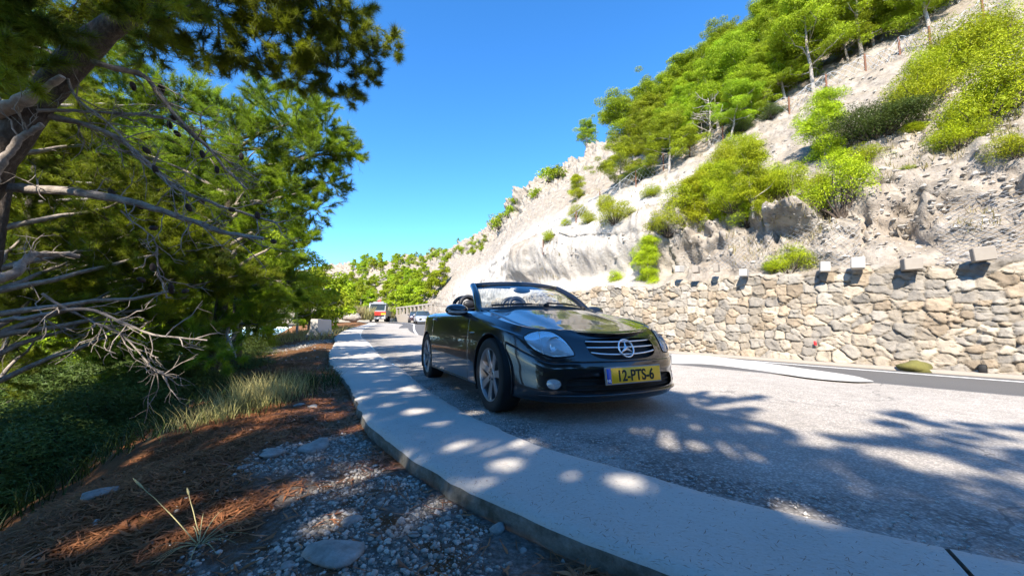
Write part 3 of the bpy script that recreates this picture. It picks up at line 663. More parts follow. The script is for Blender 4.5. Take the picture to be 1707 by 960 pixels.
PROTO = {}
def place(kind, loc, h, rz, label, group, cat, seed=0, sq=1.0):
    """kind -> list of prototypes of unit-ish size; the first use moves the prototype itself"""
    L = PROTO[kind]; k = seed % len(L['o']); src = L['o'][k]
    o = src if not L['used'][k] else copy_tree(src)
    L['used'][k] = True
    o.location = loc; o.rotation_euler = (0, 0, rz); s = h / L['h']; o.scale = (s * sq, s * sq, s); tag(o, label, cat, group); return o
def family(kind, h, objs): PROTO[kind] = dict(o=objs, used=[False] * len(objs), h=h)
family('pine', 4.0, [pine_proto(11 + i, 4.0, .24 + .05 * (i % 3), .36 + .05 * (i % 2), .10) for i in range(5)])
family('slim', 4.0, [pine_proto(31 + i, 4.0, .06, .20, .06, nclump=66, fol='bush_lime', name='young_pine', flat=1.0, rise=(.5, .8)) for i in range(2)])
family('farpine', 4.0, [pine_proto(51 + i, 4.0, .16, .40, .08, leaf=.30, per=60, nclump=44) for i in range(4)])
family('bush', .9, [bush_proto(71 + i, 1.15, .8) for i in range(4)])
family('shrub', .9, [bush_proto(91 + i, 1.3, .75, 52, .034, 1300, 'bush_dark', 'dark_shrub', .1) for i in range(2)])
family('farbush', .9, [bush_proto(101 + i, 1.3, .75, 26, .17, 80, 'pine_far', 'bush', .2) for i in range(3)])
_rr = np.random.default_rng(5)

# pines on the slope: foot pixel and top pixel in the photograph give the spot on the hill and the height
PINES = [  # (foot x, foot y, top y, kind, label)
    (977, 249, 199, 'pine', 'small lone pine on the bare skyline of the rocky ridge'),
    (1032, 320, 232, 'pine', 'pine with low dense crown at the lower end of the slope fence'),
    (1060, 262, 150, 'pine', 'tall narrow pine at the upper edge of the wood beside the rock'),
    (1114, 290, 182, 'pine', 'pine with a bare leaning pale trunk in front of the wood'),
    (1092, 215, 140, 'pine', 'pine behind the leaning pale trunk near the skyline'),
    (1148, 215, 128, 'pine', 'pine on the skyline above the bare grey tree'),
    (1138, 262, 196, 'pine', 'low pine between the leaning trunk and the bare grey tree'),
    (1215, 232, 142, 'pine', 'pine just behind the bare grey tree, right side'),
    (1180, 180, 92, 'pine', 'pine below the pale rock gap on the skyline'),
    (1222, 165, 70, 'pine', 'dense pine in the middle of the upper wood'),
    (1250, 205, 115, 'pine', 'pine standing above the first rusty fence post'),
    (1282, 182, 95, 'pine', 'pine with spreading crown over the slope fence'),
    (1232, 118, 22, 'pine', 'tall pine forming the left top of the wood'),
    (1275, 120, 15, 'pine', 'tall pine on the skyline left of the picture top'),
    (1310, 165, 60, 'pine', 'broad pine in the centre of the wood above the fence'),
    (1322, 95, -20, 'pine', 'pine cut by the top of the picture, left of three'),
    (1360, 128, 30, 'pine', 'pine leaning over the fence by its dark gap'),
    (1378, 80, -40, 'pine', 'pine cut by the top of the picture, middle of three'),
    (1415, 98, 0, 'pine', 'pine with grey bare branches near the upper fence'),
    (1455, 78, -30, 'pine', 'last big pine of the wood before the bare slope'),
    (1440, 50, -80, 'pine', 'pine cut by the top of the picture, right of three'),
    (1500, 48, -50, 'pine', 'pine hanging over the fence at the top right'),
    (1345, 60, -70, 'pine', 'pine high in the wood almost out of the picture'),
    (1290, 60, -25, 'pine', 'pine on the skyline at the top of the wood'),
    (1560, 18, -60, 'pine', 'pine foot above the fence at the top edge of the picture'),
    (1378, 268, 148, 'slim', 'slender bright young pine standing alone on the scree slope'),
    (962, 336, 290, 'slim', 'small bright pine on the ledge below the rocky outcrop'),
    (1080, 470, 392, 'slim', 'bright young pine growing on top of the stone wall'),
    (1160, 385, 290, 'slim', 'bright young pine at the lower left of the big thicket'),
    (1208, 372, 268, 'slim', 'bright young pine in the middle of the big thicket'),
    (1255, 350, 240, 'slim', 'tallest bright young pine of the big thicket')]
def build_slope_plants():
    for i, (x, y, ty, kind, lab) in enumerate(PINES):
        p, d = hit(x, y)
        if p is None: p, d = hit(x, y - 14)
        if p is None: p, d = hit(x, y + 30)
        if p is None: continue
        place(kind, p - [0, 0, .1], (y - ty) / F * d / _cp, _rr.random() * 6.28, lab, 'pines on the rocky slope' if kind == 'pine' else 'young pines on the slope', 'pine tree', i, 1.0 if kind == 'pine' else 1.12)
    B = [(1112, 385, 62, 44, 'bush'), (1140, 352, 70, 55, 'bush'), (1186, 318, 60, 50, 'bush'), (1205, 290, 62, 46, 'bush'), (1232, 262, 66, 44, 'bush'), (1222, 345, 60, 50, 'bush'), (1262, 330, 56, 60, 'bush'),
         (1290, 330, 62, 56, 'bush'), (1318, 318, 56, 54, 'bush'), (1244, 370, 66, 40, 'bush'), (1400, 348, 104, 88, 'bush'), (1365, 320, 40, 36, 'bush'), (1026, 368, 56, 40, 'bush'), (1088, 326, 36, 20, 'bush'), (1455, 230, 115, 62, 'shrub'),
         (1535, 178, 95, 72, 'bush'), (1560, 140, 80, 74, 'bush'), (1610, 108, 110, 90, 'bush'), (1640, 222, 110, 96, 'bush'), (1680, 170, 120, 110, 'bush'), (1600, 246, 80, 48, 'bush'), (1690, 262, 70, 50, 'bush'), (1668, 92, 90, 80, 'bush'),
         (1316, 448, 62, 42, 'bush'), (1290, 450, 36, 22, 'bush'), (1026, 468, 26, 22, 'bush'), (944, 376, 18, 14, 'bush'), (916, 400, 26, 18, 'bush'), (964, 362, 34, 24, 'bush'), (1442, 272, 60, 34, 'bush'), (1522, 220, 34, 18, 'bush'),
         (980, 372, 30, 20, 'bush'), (1010, 345, 30, 24, 'bush'), (1070, 300, 40, 26, 'shrub'), (1235, 222, 40, 22, 'shrub'), (1290, 195, 36, 24, 'shrub'), (1525, 215, 30, 14, 'bush'), (1512, 282, 24, 10, 'bush')]
    for i, (x, y, w, h, kind) in enumerate(B):
        p, d = hit(x, y)
        if p is None: continue
        hh = h / F * d; o = place(kind, p - [0, 0, .06], hh, _rr.random() * 6.28, bush_label(i, x, y, w, h, kind), 'bushes on the rocky slope', 'bush', i); s = w / F * d / 1.2; o.scale = (s, s, hh / .9)
    p, d = hit(832, 380); 
    for j, (x, y, w) in enumerate(((832, 379, 26), (848, 362, 20), (858, 340, 14), (915, 302, 24), (930, 296, 22), (1024, 226, 30), (893, 330, 18))):
        p, d = hit(x, y)
        if p is None: continue
        place('farbush', p, w * .95 / F * d, j, ['dark bush at the left end of the rocky outcrop', 'dark bush just above the leftmost one on the outcrop', 'small bush on the skyline edge of the outcrop', 'grey green bush in the notch of the outcrop', 'grey green bush beside the notch of the outcrop', 'pale bush on the skyline between rock and wood', 'small bush halfway up the skyline rock'][j], 'bushes on the rocky outcrop', 'bush', j)
BUSH_LABELS = {0: 'lowest bright bush at the left foot of the thicket', 1: 'bright bush above the lowest one of the thicket', 2: 'bright bush left of the thicket centre', 3: 'bright bush under the upper end of the thicket', 4: 'topmost bright bush of the thicket below the grey tree',
    5: 'bright bush in the middle of the thicket', 6: 'bright bush right of the thicket centre', 7: 'bright bush at the right part of the thicket', 8: 'bright bush at the upper right end of the thicket', 9: 'low bright bush along the bottom edge of the thicket', 10: 'big round yellow green bush right of the thicket', 11: 'small bush tucked between the thicket and the big round bush',
    12: 'round green bush at the foot of the smooth rock face edge', 13: 'flat little bush beside the slope fence below the leaning trunk', 14: 'dark green rounded shrub on the upper scree slope', 15: 'bright bush at the left of the big upper right group', 16: 'bright bush high in the upper right group', 17: 'bright bush near the top right corner of the slope', 18: 'large bright bush in the lower upper right group', 19: 'large bright bush at the right picture edge',
    20: 'low bush under the upper right group', 21: 'bush at the right picture edge above the netted rock', 22: 'topmost bush at the right picture edge', 23: 'yellow green bush on top of the wall in front of netted rock', 24: 'little bush beside the yellow green one on the wall', 25: 'tiny bush on the wall left of the young pine', 26: 'tiny bush on the ledge above the smooth rock face, left', 27: 'tiny bush lowest on the smooth rock face',
    28: 'bush under the small pine on the rock ledge', 29: 'flat bush above the big round yellow green bush', 30: 'small tuft of bush below the dark rounded shrub', 31: 'small bush on the ledge left of the round green bush', 32: 'small bush behind the round green bush', 33: 'dark shrub at the fence by the first pine feet', 34: 'dark shrub at the fence foot of the bare grey tree', 35: 'dark shrub at the fence under the spreading pine', 36: 'tiny bush on the scree right of the dark shrub', 37: 'tiny bush on the bare rubble above the netted rock'}
def bush_label(i, x, y, w, h, kind): return BUSH_LABELS.get(i, 'bush on the rocky slope')
build_slope_plants()

def wood():
    """the dense wood above the fence"""
    poly = np.array([(1035, 305), (1070, 240), (1120, 190), (1175, 130), (1230, 70), (1290, 0), (1620, 0), (1520, 60), (1400, 130), (1330, 165), (1240, 205), (1170, 245), (1100, 285)], float); n = 0; pts = []
    for _ in range(3000):
        x, y = 1030 + 590 * _rr.random(), 310 * _rr.random(); c = False; j = len(poly) - 1
        for i in range(len(poly)):
            if (poly[i, 1] > y) != (poly[j, 1] > y) and x < (poly[j, 0] - poly[i, 0]) * (y - poly[i, 1]) / (poly[j, 1] - poly[i, 1]) + poly[i, 0]: c = not c
            j = i
        if not c: continue
        p, d = hit(x, y)
        if p is None or any(np.hypot(*(p[:2] - q)) < 1.6 for q in pts): continue
        pts.append(p[:2]); place('pine', p - [0, 0, .15], 2.6 + 1.7 * _rr.random(), _rr.random() * 6.28, 'pine within the dense wood above the slope fence', 'pines of the dense wood', 'pine tree', n, 1.02); n += 1
        if n >= 48: break
wood()
def bare_tree():
    p, d = hit(1182, 246); H = 82 / F * d * 1.05; r = np.random.default_rng(3); root = empty('bare_tree', p); tag(root, 'leafless grey tree standing among the green pines', 'bare tree')
    tr = limb((0, 0, -.2), (.02 * H, 0, H), 10, r, .08); mb = MB(); mb.tube(tr, np.linspace(.03 * H, .006 * H, 10), 7); mb.build('trunk', M['pale_bark'], root); mb = MB()
    for k in range(26):
        f = .22 + .74 * k / 26; b = crom_at(tr, np.array([f * 9]))[0]; a = k * 2.4; R = H * .46 * (1.05 - .6 * f) * (.7 + .5 * r.random()); e = b + np.array([math.cos(a) * R, math.sin(a) * R, R * (.15 + .6 * r.random())]); P = limb(b, e, 7, r, .2); mb.tube(P, np.linspace(.011 * H, .003 * H, 7), 5, cap=False)
        for j in range(7):
            g = .25 + .7 * r.random(); q0 = crom_at(P, np.array([g * 6]))[0]; q1 = q0 + unit(unit(e - b) + .8 * r.normal(size=3)) * R * .45 * (1.1 - g * .5); mb.tube(limb(q0, q1, 4, r, .15), [.004 * H, .003 * H, .0025 * H, .0018 * H], 4, cap=False)
    mb.build('branches', M['pale_bark'], root)
bare_tree()

def far_plants():
    n = 0
    spots = []
    for k in range(900):
        x = 560 + 265 * _rr.random(); y = 402 + 128 * _rr.random(); p, d = hit(x, y)
        if p is None or d < 44: continue
        dens = sstep(.46, .58, .5 + .5 * fbm(np.array([[x / 38, y / 26, 0]]), 3, 9)[0]) * (.35 if y < 440 else 1.0)
        if x > 700 and y > 470 - (x - 700) * .6 or x > 760 and y > 425: continue
        if 640 < x < 745 and 418 < y < 462 and _rr.random() < .86: continue
        if _rr.random() > dens * .8 + .02: continue
        if any((x - a) ** 2 + ((y - b) * 1.5) ** 2 < 60 for a, b in spots): continue
        spots.append((x, y)); h = (12 + 14 * _rr.random()) * (.8 + .6 * max(0, (y - 430) / 90)) / F * d
        if y < 440: h *= .62
        place('farpine', p - [0, 0, .02 * h], h, _rr.random() * 6.28, 'pine among the green wood on the far hillside', 'pines on the far hillside', 'pine tree', n); n += 1
        if n >= 100: break
    m = 0
    for k in range(1400):
        x = 640 + 190 * _rr.random(); y = np.interp(x, [640, 700, 760, 830], [432, 416, 405, 390]) + 26 * _rr.random() * np.interp(x, [640, 700, 830], [.5, 1, 1]); p, d = hit(x, y)
        if p is None or d < 55 or any((x - a) ** 2 + ((y - b) * 1.6) ** 2 < 34 for a, b in spots): continue
        spots.append((x, y)); place('farbush', p - [0, 0, .1], (5 + 5 * _rr.random()) / F * d, _rr.random() * 6.28, 'low green bush in the strip along the far ridge', 'bushes along the far ridge', 'bush', m); m += 1
        if m >= 42: break
    for j, (x, y, ty) in enumerate(((654, 528, 490), (672, 530, 478), (690, 524, 470), (706, 516, 468), (664, 520, 470), (722, 498, 452), (600, 530, 480), (584, 530, 470), (642, 512, 470), (736, 480, 440), (618, 520, 484))):
        p, d = hit(x, y)
        if p is None: continue
        place('farpine', p - [0, 0, .1], (y - ty) / F * d, j, ['pine above the left end of the white railing', 'pine behind the middle of the white railing', 'pine over the right end of the white railing', 'pine at the foot of the white rock face', 'pine behind the truck, right side', 'pine against the lower left edge of the white rock face', 'pine left of the truck by the reeds', 'pine beside the road left of the reeds', 'pine directly above the truck cab', 'topmost pine beside the white rock face', 'pine behind the truck, left side'][j], 'pines by the bend of the road', 'pine tree', j)
far_plants()
# ---------------------------------------------------------------- the big pines on the left
def needle_tris(P, D, r, n=14, L=.09, W=.004, spread=.75):
    """n thin needles from each tuft"""
    m = len(P); p = np.repeat(P, n, 0); d = np.repeat(D, n, 0); ax = unit(d + spread * r.normal(size=d.shape)); ax[:, 2] += .10; ax = unit(ax)
    l = L * (.65 + .5 * r.random(len(p)))[:, None]; s = unit(np.cross(ax, rand_dirs(len(p), r))) * W
    p = p - d * (r.random(len(p)) * L * .8)[:, None]
    V = np.stack([p - s * .5, p + s * .5, p + ax * l + s * .15], 1).reshape(-1, 3); T = np.arange(len(p) * 3).reshape(-1, 3); return V, T
def sprays(masses, r, dens=1.0, L=.09, W=.004, n=14, twig=True, core=None):
    """masses: (centre, radius, squash); returns needle arrays and twig tubes"""
    TP, TD, TT = [], [], []; mb = MB() if twig else None
    for c, R, sq in masses:
        c = np.array(c, float); k = int(dens * 42 * (R / .6) ** 2)
        for _ in range(k):
            d = rand_dirs(1, r)[0]; d[2] = d[2] * .7 + .18; d = unit(d); s = c + d * R * np.array([1, 1, sq]) * (.15 + .55 * r.random()); ln = R * (.35 + .40 * r.random()); tone = .78 + .45 * r.random()
            e = s + d * ln + np.array([0, 0, .10 * ln]); path = limb(s, e, 5, r, .15)
            if twig: mb.tube(path, [.006, .005, .004, .003, .002], 4, cap=False)
            for g in np.linspace(.3, 1, 5): TP.append(crom_at(path, np.array([g * 4]))[0]); TD.append(unit(e - s)); TT.append(tone)
            for j in range(5):
                g = .15 + .8 * r.random(); q0 = crom_at(path, np.array([g * 4]))[0]; dd = unit(d + .8 * r.normal(size=3) * np.array([1, 1, .6]) + np.array([0, 0, .15])); l2 = ln * (.25 + .35 * r.random()); q1 = q0 + dd * l2
                if twig: mb.tube([q0, (q0 + q1) / 2, q1], [.0035, .003, .002], 3, cap=False)
                for g2 in (.3, .5, .7, .85, 1.0): TP.append(q0 + (q1 - q0) * g2); TD.append(dd); TT.append(tone)
    V, T = needle_tris(np.array(TP), np.array(TD), r, n, L, W); t = np.repeat(np.array(TT), n * 3); C = np.stack([t, t, t * .92], 1)
    return V, T, C, mb
def px_mass(L): return [(at(x, y, d), rr, .75) for x, y, d, rr in L]
def dead_twigs(mb, path, r, n, ln, rad=.004):
    path = np.asarray(path)
    for _ in range(n):
        g = .2 + .8 * r.random(); b = crom_at(path, np.array([g * (len(path) - 1)]))[0]; t = unit(path[-1] - path[0]); d = unit(t * .8 + r.normal(size=3) * .75 + np.array([0, 0, -.12])); e = b + d * ln * (.4 + .8 * r.random()); P = limb(b, e, 6, r, .28); mb.tube(P, np.linspace(rad, rad * .3, 6), 4, cap=False)
        for _ in range(3): g2 = r.random(); q = crom_at(P, np.array([(.3 + .6 * g2) * 5]))[0]; mb.tube(limb(q, q + unit(d + r.normal(size=3)) * ln * .3, 4, r, .2), [rad * .45, rad * .4, rad * .3, rad * .2], 3, cap=False)
def pxpath(L): return np.array([at(x, y, d) for x, y, d in L])

def over(x, y, h): return np.array([x, y, 0.0]) + SUN * (h / SUN[2])     # the point whose shadow falls on (x, y)
M['cone'] = simple('pine_cone', (.035, .022, .015), .8, 0, .3, 60, 0, .8)
def big_pine():
    r = np.random.default_rng(101); root = empty('pine_tree', bank_foot(-3.0, 1.8)); loc = np.array(root.location)
    tag(root, 'big old pine with a thick leaning trunk and bare grey lower branches, its crown overhead', 'pine tree')
    def b(mb, name, mat): o = mb.build(name, mat, root); o.location = -Vector(loc); return o
    foot = loc + [0, 0, -.3]
    tr = np.vstack([foot, pxpath([(-150, 620, 2.9), (-90, 430, 2.75), (-22, 300, 2.7), (62, 175, 2.75), (165, 60, 2.85), (310, -40, 2.9), (470, -190, 2.8)])]); tr = np.vstack([tr, [(-.9, .3, 4.6), (-.7, -1.2, 5.4), (-.8, -2.6, 6.4)]]); trs = crom(tr, 60)
    mb = MB(); mb.tube(trs, np.interp(np.linspace(0, 1, 60), [0, .2, .5, 1], [.17, .095, .085, .045]) * (1 + .06 * r.normal(size=60)), 14); b(mb, 'trunk', M['bark'])
    # bare lower branches seen against the dark
    BR = [([(-40, 318, 2.75), (60, 315, 2.8), (200, 332, 2.85), (300, 362, 2.95), (380, 392, 3.05), (455, 408, 3.1)], .036, .014, 26),
          ([(55, 190, 2.75), (130, 205, 2.85), (210, 238, 2.95), (300, 318, 3.1), (380, 350, 3.2), (465, 372, 3.3)], .022, .009, 30),
          ([(112, 92, 2.8), (180, 110, 2.9), (250, 132, 3.1), (300, 190, 3.2), (360, 245, 3.4), (420, 305, 3.5)], .024, .008, 26),
          ([(110, 95, 2.8), (130, 160, 2.8), (190, 215, 2.85), (240, 280, 2.9), (320, 330, 3.0)], .010, .005, 14),
          ([(60, 185, 2.7), (160, 190, 2.9), (270, 200, 3.1), (330, 240, 3.3), (430, 305, 3.5)], .012, .005, 16),
          ([(-40, 540, 2.6), (60, 532, 2.65), (150, 520, 2.75), (250, 560, 2.8), (348, 572, 2.85)], .017, .005, 20),
          ([(70, 490, 2.7), (140, 530, 2.8), (200, 560, 2.85), (260, 620, 2.9), (285, 640, 2.9)], .010, .004, 22),
          ([(-30, 480, 2.4), (20, 455, 2.5), (60, 430, 2.7), (120, 430, 2.9)], .035, .016, 8),
          ([(-20, 310, 2.5), (25, 240, 2.55), (70, 210, 2.6)], .03, .016, 4),
          ([(200, 350, 3.2), (255, 400, 3.2), (262, 440, 3.2), (278, 490, 3.2)], .006, .003, 10)]
    for i, (pp, r0, r1, nt) in enumerate(BR):
        P = crom(pxpath(pp), 26); P += .010 * np.cumsum(r.normal(size=P.shape), 0) * .5; mb = MB(); mb.tube(P, np.linspace(r0, r1, 26) * (1 + .08 * r.normal(size=26)), 9); dead_twigs(mb, P, r, nt, .34, .0055); b(mb, 'branch', M['grey_bark'])
    for k in range(26):
        pp = BR[[0, 1, 2, 4, 9][k % 5]][0]; Q = crom(pxpath(pp), 20); c = Q[r.integers(6, 20)] + r.normal(size=3) * .07; mb = MB(); mb.ellipsoid(c, (.020, .020, .034), 9, 7, np.array(Matrix.Rotation(r.random() * 2, 3, 'X'))); b(mb, 'cone', M['cone'])
    # torn stump of a broken limb, paler wood inside
    P = pxpath([(-10, 190, 2.62), (30, 172, 2.6), (70, 150, 2.58), (104, 128, 2.56)]); mb = MB(); mb.tube(crom(P, 14), np.linspace(.055, .018, 14) * (1 + .15 * r.normal(size=14)), 9, flat=.6); b(mb, 'broken_limb', M['pale_bark'])
    # green crown: what hangs into the picture, then what spreads overhead and behind
    vis = px_mass([(60, 40, 2.45, .22), (150, 0, 2.5, .26), (15, 110, 2.35, .20), (235, 50, 2.6, .20), (-10, 60, 2.4, .25), (110, 70, 2.5, .16), (300, 20, 2.7, .22), (40, 20, 3.4, .42), (150, -20, 3.6, .5), (270, 20, 3.8, .42), (360, 0, 4.0, .5), (440, 20, 4.2, .48), (520, 20, 4.3, .45), (500, 75, 4.4, .42), (575, 60, 4.4, .40), (620, 88, 4.5, .30), (655, 80, 4.5, .17), (560, 120, 4.5, .38),
                   (480, 130, 4.5, .36), (420, 90, 4.3, .38), (340, 90, 4.2, .36), (250, 70, 4.2, .34), (90, 90, 4.0, .30), (590, 20, 4.6, .25), (610, 130, 4.6, .22), (575, 160, 4.6, .2), (-60, 120, 3.6, .5), (520, -40, 4.2, .55), (400, -70, 4.0, .6), (230, -90, 3.8, .6), (60, -90, 3.4, .6)])
    V, T, C, tw = sprays(vis, r, 1.5, .095, .0042, 13); tw.build('twigs', M['bark'], root).location = -Vector(loc)
    o = link('crown', raw_mesh('crown', V, T, False, C), M['needles'], root); o.location = -Vector(loc)
    # crown overhead: the shade on kerb, car and lay-by comes from here
    S = []
    q = np.random.default_rng(77)
    for x, y, h, R in SHADE: S.append((over(x, y, h), R, .55))
    V, T, C, tw = sprays(S, r, .55, .14, .012, 12, twig=False); V, T, C = sun_gaps(V, C); o = link('crown', raw_mesh('crown', V, T, False, C), M['needles'], root); o.location = -Vector(loc)
    for c, R, sq in S[::3]:
        if c[0] > -.9: continue
        k = np.argmin(np.linalg.norm(trs[36:] - c, axis=1)) + 36; mb = MB(); mb.tube(limb(trs[k], c, 10, r, .12), np.linspace(.045, .012, 10), 6); b(mb, 'branch', M['bark'])
GAPS = [(850, 780, .055, 0), (1050, 812, .07, 0), (880, 743, .075, 0), (770, 747, .05, 0), (735, 712, .06, 0), (700, 690, .08, 0), (1000, 745, .06, 0), (1130, 742, .09, 0), (1085, 722, .10, 0), (1180, 715, .08, 0), (650, 660, .08, 0), (690, 655, .07, 0), (1300, 846, .05, 0), (1330, 856, .055, 0), (1365, 868, .045, 0),
        (960, 800, .03, 0), (930, 770, .04, 0), (1210, 745, .06, 0), (1060, 690, .10, 0), (790, 690, .06, 0), (840, 668, .07, 0), (620, 625, .10, 0), (640, 600, .14, 0), (600, 590, .16, 0), (1240, 760, .05, 0),
        (632, 828, .05, -.2), (690, 800, .05, -.15), (560, 690, .08, -.2), (540, 705, .09, -.2), (620, 690, .07, -.15), (480, 620, .12, -.2), (300, 800, .05, -.4), (330, 770, .05, -.4), (240, 930, .07, -.3), (330, 900, .05, -.3), (400, 880, .04, -.3), (470, 690, .13, -.25), (440, 680, .20, -.2), (420, 650, .2, 0), (450, 640, .2, .1), (840, 830, .03, -.1), (760, 860, .03, -.15), (600, 900, .06, -.2), (540, 850, .05, -.2), (360, 690, .1, -.3), (250, 760, .09, -.5)]
def sun_gaps(V, C):
    """holes in the crown where the photo shows the sun falling through to the ground"""
    B = V.reshape(-1, 3, 3); p = B.mean(1); keep = np.ones(len(p), bool)
    for x, y, R, z in GAPS:
        g = on_plane(x, y, z); t = (p[:, 2] - z) / SUN[2]; q = p - SUN * t[:, None]; keep &= np.hypot(q[:, 0] - g[0], q[:, 1] - g[1]) > R + .05
    B = B[keep]; return B.reshape(-1, 3), np.arange(len(B) * 3).reshape(-1, 3), C.reshape(-1, 3, 3)[keep].reshape(-1, 3)
def bank_foot(x, y):
    z = ground_z(x, y, BANK_T); return (x, y, z if z is not None else -1.5)
SHADE = []
def fill_shade():
    q = np.random.default_rng(42)
    poly = [(-6.0, .8), (-6.5, 6.2), (-4.4, 7.3), (-2.4, 7.2), (-1.0, 6.4), (.55, 5.1), (1.35, 4.0), (1.75, 3.1), (1.95, 2.55), (1.75, 2.0), (2.2, 1.35), (2.2, .8), (1.0, .2), (-2, 0)]
    P = np.array(poly)
    def inside(x, y):
        c = False; j = len(P) - 1
        for i in range(len(P)):
            if (P[i, 1] > y) != (P[j, 1] > y) and x < (P[j, 0] - P[i, 0]) * (y - P[i, 1]) / (P[j, 1] - P[i, 1]) + P[i, 0]: c = not c
            j = i
        return c
    n = 0
    while n < 96:
        x, y = -6.5 + 9.4 * q.random(), 7.6 * q.random()
        if not inside(x, y): continue
        h = 4.6 + 2.6 * q.random(); SHADE.append((x, y, h, .52 + .25 * q.random())); n += 1
    for x, y, h, R in ((3.05, 2.05, 6.5, .30), (3.5, 1.98, 6.6, .26), (2.6, 2.3, 6.4, .32), (3.9, 1.7, 6.7, .3), (3.2, 1.5, 6.5, .36), (2.9, 1.1, 6.3, .4), (3.4, 2.75, 6.8, .24), (2.8, 2.95, 6.8, .22), (4.2, 2.5, 6.8, .24)):
        for k in range(4): SHADE.append((x + .42 * q.normal(), y + .16 * q.normal(), h, R * (.55 + .3 * q.random())))
def shade_behind():
    q = np.random.default_rng(43)
    for _ in range(45): SHADE.append((.8 + 5.5 * q.random(), -5.0 + 4.6 * q.random(), 4.6 + 3.0 * q.random(), .8 + .3 * q.random()))  # unseen crown masses added to shade the ground the car's nose mirrors
    for _ in range(7): SHADE.append((-2.4 + 3.2 * q.random(), .4 + 2.6 * q.random(), 4.4 + 2.4 * q.random(), .50 + .2 * q.random()))
    for _ in range(60): SHADE.append((-6.5 + 7.6 * q.random(), -5.5 + 6.2 * q.random(), 4.2 + 3.0 * q.random(), .75 + .3 * q.random()))  # more unseen crown added to darken the bank behind the camera
fill_shade(); shade_behind(); big_pine()

def side_pines():
    """the pines further along and below the bank; each one has its own masses of green"""
    T_ = [('pine with drooping crown reaching towards the road, right of the big trunk', (-5.2, 6.8), 'needles',
           [(470, 205, 7.0, .62), (540, 215, 7.2, .5), (575, 255, 7.3, .40), (515, 255, 7.1, .62), (430, 250, 7.0, .6), (380, 200, 7.0, .5), (350, 265, 7.0, .6), (545, 300, 7.3, .42), (480, 310, 7.2, .62), (410, 320, 7.1, .6), (520, 350, 7.3, .46), (455, 365, 7.2, .56), (510, 395, 7.3, .36), (400, 390, 7.1, .55), (300, 330, 7.0, .6), (330, 400, 7.0, .6), (590, 262, 7.4, .16), (520, 180, 7.1, .36), (470, 420, 7.2, .42), (250, 260, 7.0, .6), (440, 160, 7.1, .4)], 1.3),
          ('dark pine deep on the bank behind the bare branches', (-6.4, 4.6), 'needles',
           [(60, 380, 5.6, .7), (160, 330, 5.8, .7), (240, 390, 6.0, .7), (150, 430, 5.8, .7), (60, 480, 5.6, .7), (250, 470, 6.0, .66), (170, 520, 5.8, .66), (330, 480, 6.2, .6), (400, 460, 6.4, .5), (60, 560, 5.6, .6), (260, 545, 6.0, .6), (-40, 300, 5.4, .8), (40, 250, 5.6, .7), (150, 240, 5.8, .6), (-40, 620, 5.2, .6), (330, 420, 6.2, .5), (100, 150, 5.8, .5), (230, 330, 6, .5), (20, 520, 5.2, .5)], 1.15),
          ('low pine at the shoulder edge with a bright branch tip', (-5.4, 7.6), 'needles',
           [(350, 545, 6.6, .5), (420, 500, 7.0, .5), (470, 470, 7.4, .5), (430, 540, 7.0, .42), (300, 590, 6.4, .46), (372, 590, 5.4, .30), (392, 598, 5.2, .14), (330, 570, 5.8, .36), (220, 600, 6.2, .5), (480, 500, 7.6, .36)], 1.0),
          ('tall pine further left down the bank, almost hidden', (-10.5, 8.0), 'needles',
           [(-20, 160, 10, 1.1), (100, 180, 10, 1.1), (200, 170, 10.5, 1.1), (300, 180, 11, 1.1), (120, 280, 10, 1.1), (0, 300, 10, 1.1), (220, 300, 10.5, 1.1), (330, 290, 11, 1.1), (60, 420, 10, 1.1), (180, 430, 10.5, 1.1), (300, 440, 11, 1.1), (20, 560, 10, 1.0), (140, 560, 10.5, 1.0), (260, 540, 11, 1.0), (380, 500, 11.5, .9), (400, 400, 11.5, 1.0), (40, 60, 10, 1.0), (160, 70, 10, 1.0), (460, 330, 12, 1.0), (450, 450, 12, .9), (60, 680, 9, 1.0), (200, 640, 9.5, .9)], .60)]
    for i, (lab, (x, y), fol, ms, dens) in enumerate(T_):
        r = np.random.default_rng(300 + i); f = bank_foot(x, y); root = empty('pine_tree', f); tag(root, lab, 'pine tree', 'pines on the bank'); loc = np.array(f)
        M_ = px_mass(ms); C_ = np.array([m[0] for m in M_]); top = C_[np.argmax(C_[:, 2])]; mid = C_.mean(0)
        hz = top[2] - loc[2]; tr = crom([loc - [0, 0, .3], loc + [.02 * hz, 0, hz * .35], loc + (mid - loc) * [.12, .12, 0] + [0, 0, hz * .7], loc + (mid - loc) * [.25, .25, 0] + [0, 0, hz]], 24); mb = MB(); mb.tube(tr, np.linspace(.12, .03, 24), 10); mb.build('trunk', M['bark'], root).location = -Vector(loc)
        mb = MB()
        for c, R, sq in M_: k = np.argmin(np.linalg.norm(tr[5:] - c, axis=1)) + 5; P = limb(tr[max(3, k - 3)], c, 9, r, .14); mb.tube(P, np.linspace(.04, .008, 9), 5, cap=False); dead_twigs(mb, P, r, 5, .4, .004)
        mb.build('branches', M['grey_bark'], root).location = -Vector(loc)
        s = 1.0 if i < 3 else 1.7
        V, T, C, tw = sprays(M_, r, dens, .10 * s, .0052 * s, 13, twig=i < 3); link('crown', raw_mesh('crown', V, T, False, C), M[fol], root).location = -Vector(loc)
        if tw: tw.build('twigs', M['bark'], root).location = -Vector(loc)
side_pines()
